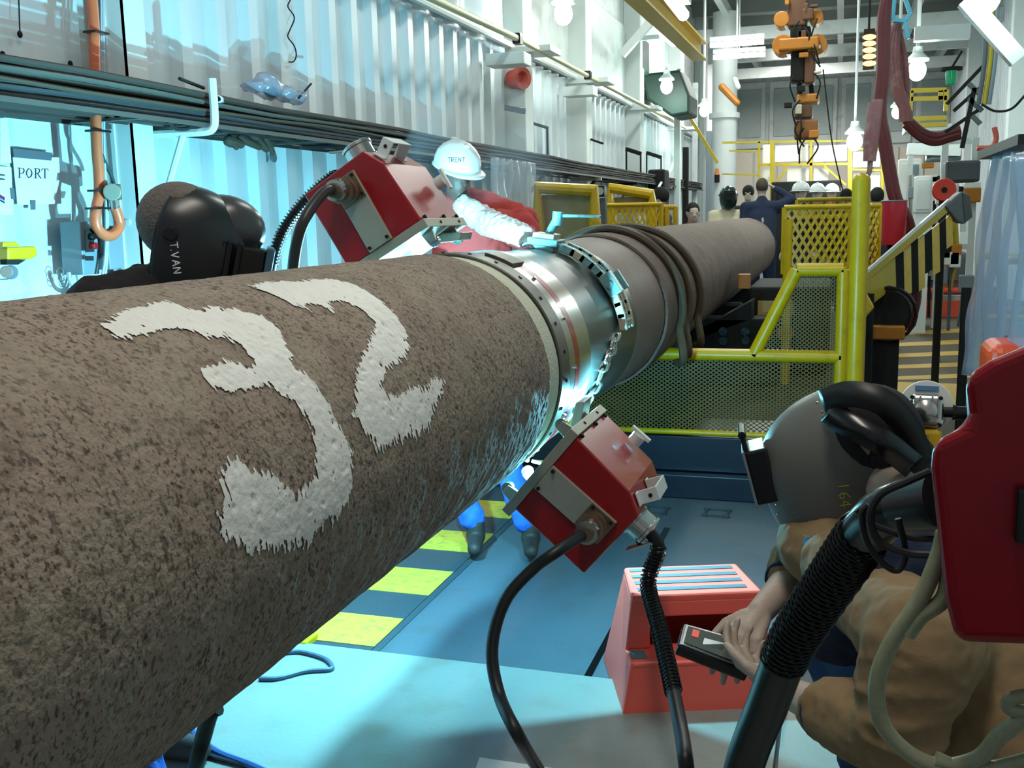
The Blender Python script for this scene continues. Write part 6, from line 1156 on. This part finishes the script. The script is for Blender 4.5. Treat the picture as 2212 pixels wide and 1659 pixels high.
for i, (pts, r_) in enumerate((([(2040, 1150), (2028, 1200), (1990, 1290), (1930, 1380), (1895, 1470), (1905, 1560), (1960, 1625), (2030, 1655), (2110, 1640), (2160, 1590), (2230, 1540)], .0085), ([(2055, 1200), (2040, 1290), (1990, 1330), (1960, 1370)], .0085), ([(2020, 1640), (2080, 1662), (2150, 1660), (2230, 1640)], .0085), ([(2230, 1500), (2185, 1510), (2180, 1530), (2230, 1545)], .007))):
    tag(MB().tube(spline([ay(a, b, 1.04) for a, b in pts], 8), r_, 10).build('braided_hose', clear_h, None, smooth=True), ('clear braided hose hanging in a long loop over the khaki jacket', 'short clear braided hose branching behind the long loop', 'clear braided hose end running off at the bottom right', 'small bend of clear hose at the right edge')[i], 'hose', 'clear braided hoses')
# ------------------------------------------------------------------ angle grinder on its stand
gr = T('angle_grinder', 'yellow angle grinder with silver head and white disc beside the welder', 'angle grinder', ay(2005, 1010, 2.3)); Y_ = 2.42
gc = ay(2000, 888, Y_); tocam = -ray(2000, 888); ux = tocam.cross(V((0, 0, 1))).normalized() * -1; uz = ux.cross(tocam) * -1
if uz.z < 0: uz = -uz
RG = Matrix((ux, tocam, uz)).transposed()
MB().lathe(gc + uz * .012 - tocam * .02, -tocam, [(0, .056), (.004, .0575), (.007, .052)], 40).build('disc_guard', white_p, gr, smooth=True, auto=30)
disc = MB().box(gc + uz * .052 - tocam * .017, (.05, .002, .010), RG); disc.build('disc_label', M('blue_label', (90, 130, 180), .5), gr)
MB().box(gc, (.074, .035, .076), RG).build('gear_head', chrome, gr, bevel=.014, seg=4); MB().lathe(gc + tocam * .012, tocam, [(0, .026), (.012, .024), (.018, .016), (.020, 0)], 24).build('gear_boss', chrome, gr, smooth=True)
for k in (-2, -1, 1, 2): MB().box(gc + ux * k * .0125 + tocam * .018 + uz * .01, (.004, .006, .05), RG).build('cooling_fin', chrome, gr, bevel=.0015)
for a in (-1, 1):
    for b in (-1, 1): MB().cyl(gc + ux * a * .030 + uz * b * .030 + tocam * .015, gc + ux * a * .030 + uz * b * .030 + tocam * .021, .0045, seg=8).build('screw', black_p, gr)
vs_ = [(-.036, -.04), (.036, -.04), (.034, -.075), (.026, -.115), (.0, -.15), (-.022, -.12), (-.034, -.075)]
yb_ = MB().prism([gc + ux * a + uz * b - tocam * .022 for a, b in vs_], tocam * .042).build('motor_body', yel, gr, bevel=.010, seg=3)
MB().cyl(gc + ux * .036, gc + ux * .06, .012, seg=14).build('handle_collar', black_p, gr); MB().lathe(gc + ux * .055, ux, [(0, .018), (.012, .014), (.06, .017), (.11, .017), (.12, .01)], 18).build('side_handle', black_p, gr, smooth=True); MB().box(gc + ux * .105 + tocam * .017 , (.035, .004, .010), RG).build('handle_inlay', yel, gr, bevel=.002)
MB().lathe(gc - ux * .04, -ux, [(0, .014), (.03, .016), (.05, .012)], 14).build('handle_boss', M('teal_grey_boss', (60, 120, 130), .5), gr, smooth=True)
strokes_on(yb_, yb_, word('A.WSCO', .8), gc + ux * -.026 - uz * .062, ux * .0085, uz * .009, -tocam, .0007, M('blue_marker', (40, 110, 170), .6)); strokes_on(yb_, yb_, word('092', .75), gc + ux * -.012 - uz * .078, ux * .010, uz * .010, -tocam, .0008, M('blue_marker', (40, 110, 170), .6))
sd_ = T('tool_stand', 'dark tool stand behind the welder holding the grinder', 'stand', (gc.x, gc.y, 0)); MB().bb((gc.x - .03, gc.y - .06, .018), (gc.x + .28, gc.y + .15, gc.z - .15)).build('cabinet', dark_m, sd_, bevel=.01)
MB().cyl(gc - uz * .145 + ux * .0, gc - uz * .30 + ux * .01, .016, .012, 10).build('bright_rod', M('yellow_white_tape', (230, 224, 120), .4), gr)
# ------------------------------------------------------------------ cords on the floor at the lower left
for i, (pts, r_, mt_, lb) in enumerate((
 ([(560, 1466), (600, 1465), (660, 1450), (712, 1446), (716, 1436), (700, 1422), (660, 1410), (635, 1408), (600, 1412)], .008, M('blue_grey_cord', (70, 90, 116), .5), 'blue-grey cord looped on the light plate below the pipe'),
 ([(400, 1560), (425, 1590), (470, 1625), (540, 1652), (600, 1680)], .010, M('blue_cord', (40, 84, 150), .5), 'blue cord running off the bottom edge at lower left'),
 ([(370, 1595), (430, 1625), (500, 1645), (560, 1662), (600, 1690)], .007, M('dark_cord', (40, 46, 60), .5), 'thin dark cord beside the blue cord at lower left'))):
    tag(MB().tube(spline([az(a, b, .02 + r_) for a, b in pts], 6), r_, 7).build('floor_cord', mt_, None, smooth=True), lb, 'cord', 'cords on the floor at lower left')
tag(MB().tube(spline([V((-1.15, 1.62, .55)), ay(455, 1540, 1.62), ay(440, 1590, 1.66), ay(425, 1650, 1.7), az(415, 1740, .05)], 6), .017, 10).build('hanging_hose', black_r, None, smooth=True), 'black hose coming down from under the pipe at the lower left', 'hose')
tag(MB().bb(az(620, 1398, .0) + V((-.14, 0, 0)), az(668, 1398, .0) + V((0, .07, .025))).build('yellow_wedge', yel, None, bevel=.004), 'small yellow block on the deck at the pipe shadow', 'block')
tag(MB().prism([az(a, b, .021) for a, b in ((1036, 1638), (1200, 1662), (1180, 1760), (1000, 1740))], (0, 0, .003)).build('white_sheet', paper, None), 'white sheet on the deck plate at the bottom edge', 'sheet')
m = MB(); c = V((-1.62, 1.72, .06)); 
# smoke rising near the man in red

sm = bpy.data.materials.new('welding_smoke'); sm.use_nodes = True; nt = sm.node_tree; nt.nodes.remove(nt.nodes['Principled BSDF']); vn = nt.nodes.new('ShaderNodeVolumeScatter'); vn.inputs['Color'].default_value = (.75, .88, 1, 1)
tc = nt.nodes.new('ShaderNodeTexCoord'); nz = nt.nodes.new('ShaderNodeTexNoise'); nz.inputs['Scale'].default_value = 3.5; nt.links.new(tc.outputs['Object'], nz.inputs[0]); mr = nt.nodes.new('ShaderNodeMapRange'); mr.inputs[1].default_value = .45; mr.inputs[2].default_value = .75; mr.inputs[4].default_value = .75
nt.links.new(nz.outputs[0], mr.inputs[0]); nt.links.new(mr.outputs[0], vn.inputs['Density']); nt.links.new(vn.outputs[0], nt.nodes['Material Output'].inputs['Volume'])
tag(MB().ell((-1.62, 4.9, 1.72), (.42, .75, .45)).build('weld_smoke', sm, None), 'thin bluish welding smoke drifting beside the man in the white hard hat', 'smoke', kind='stuff')
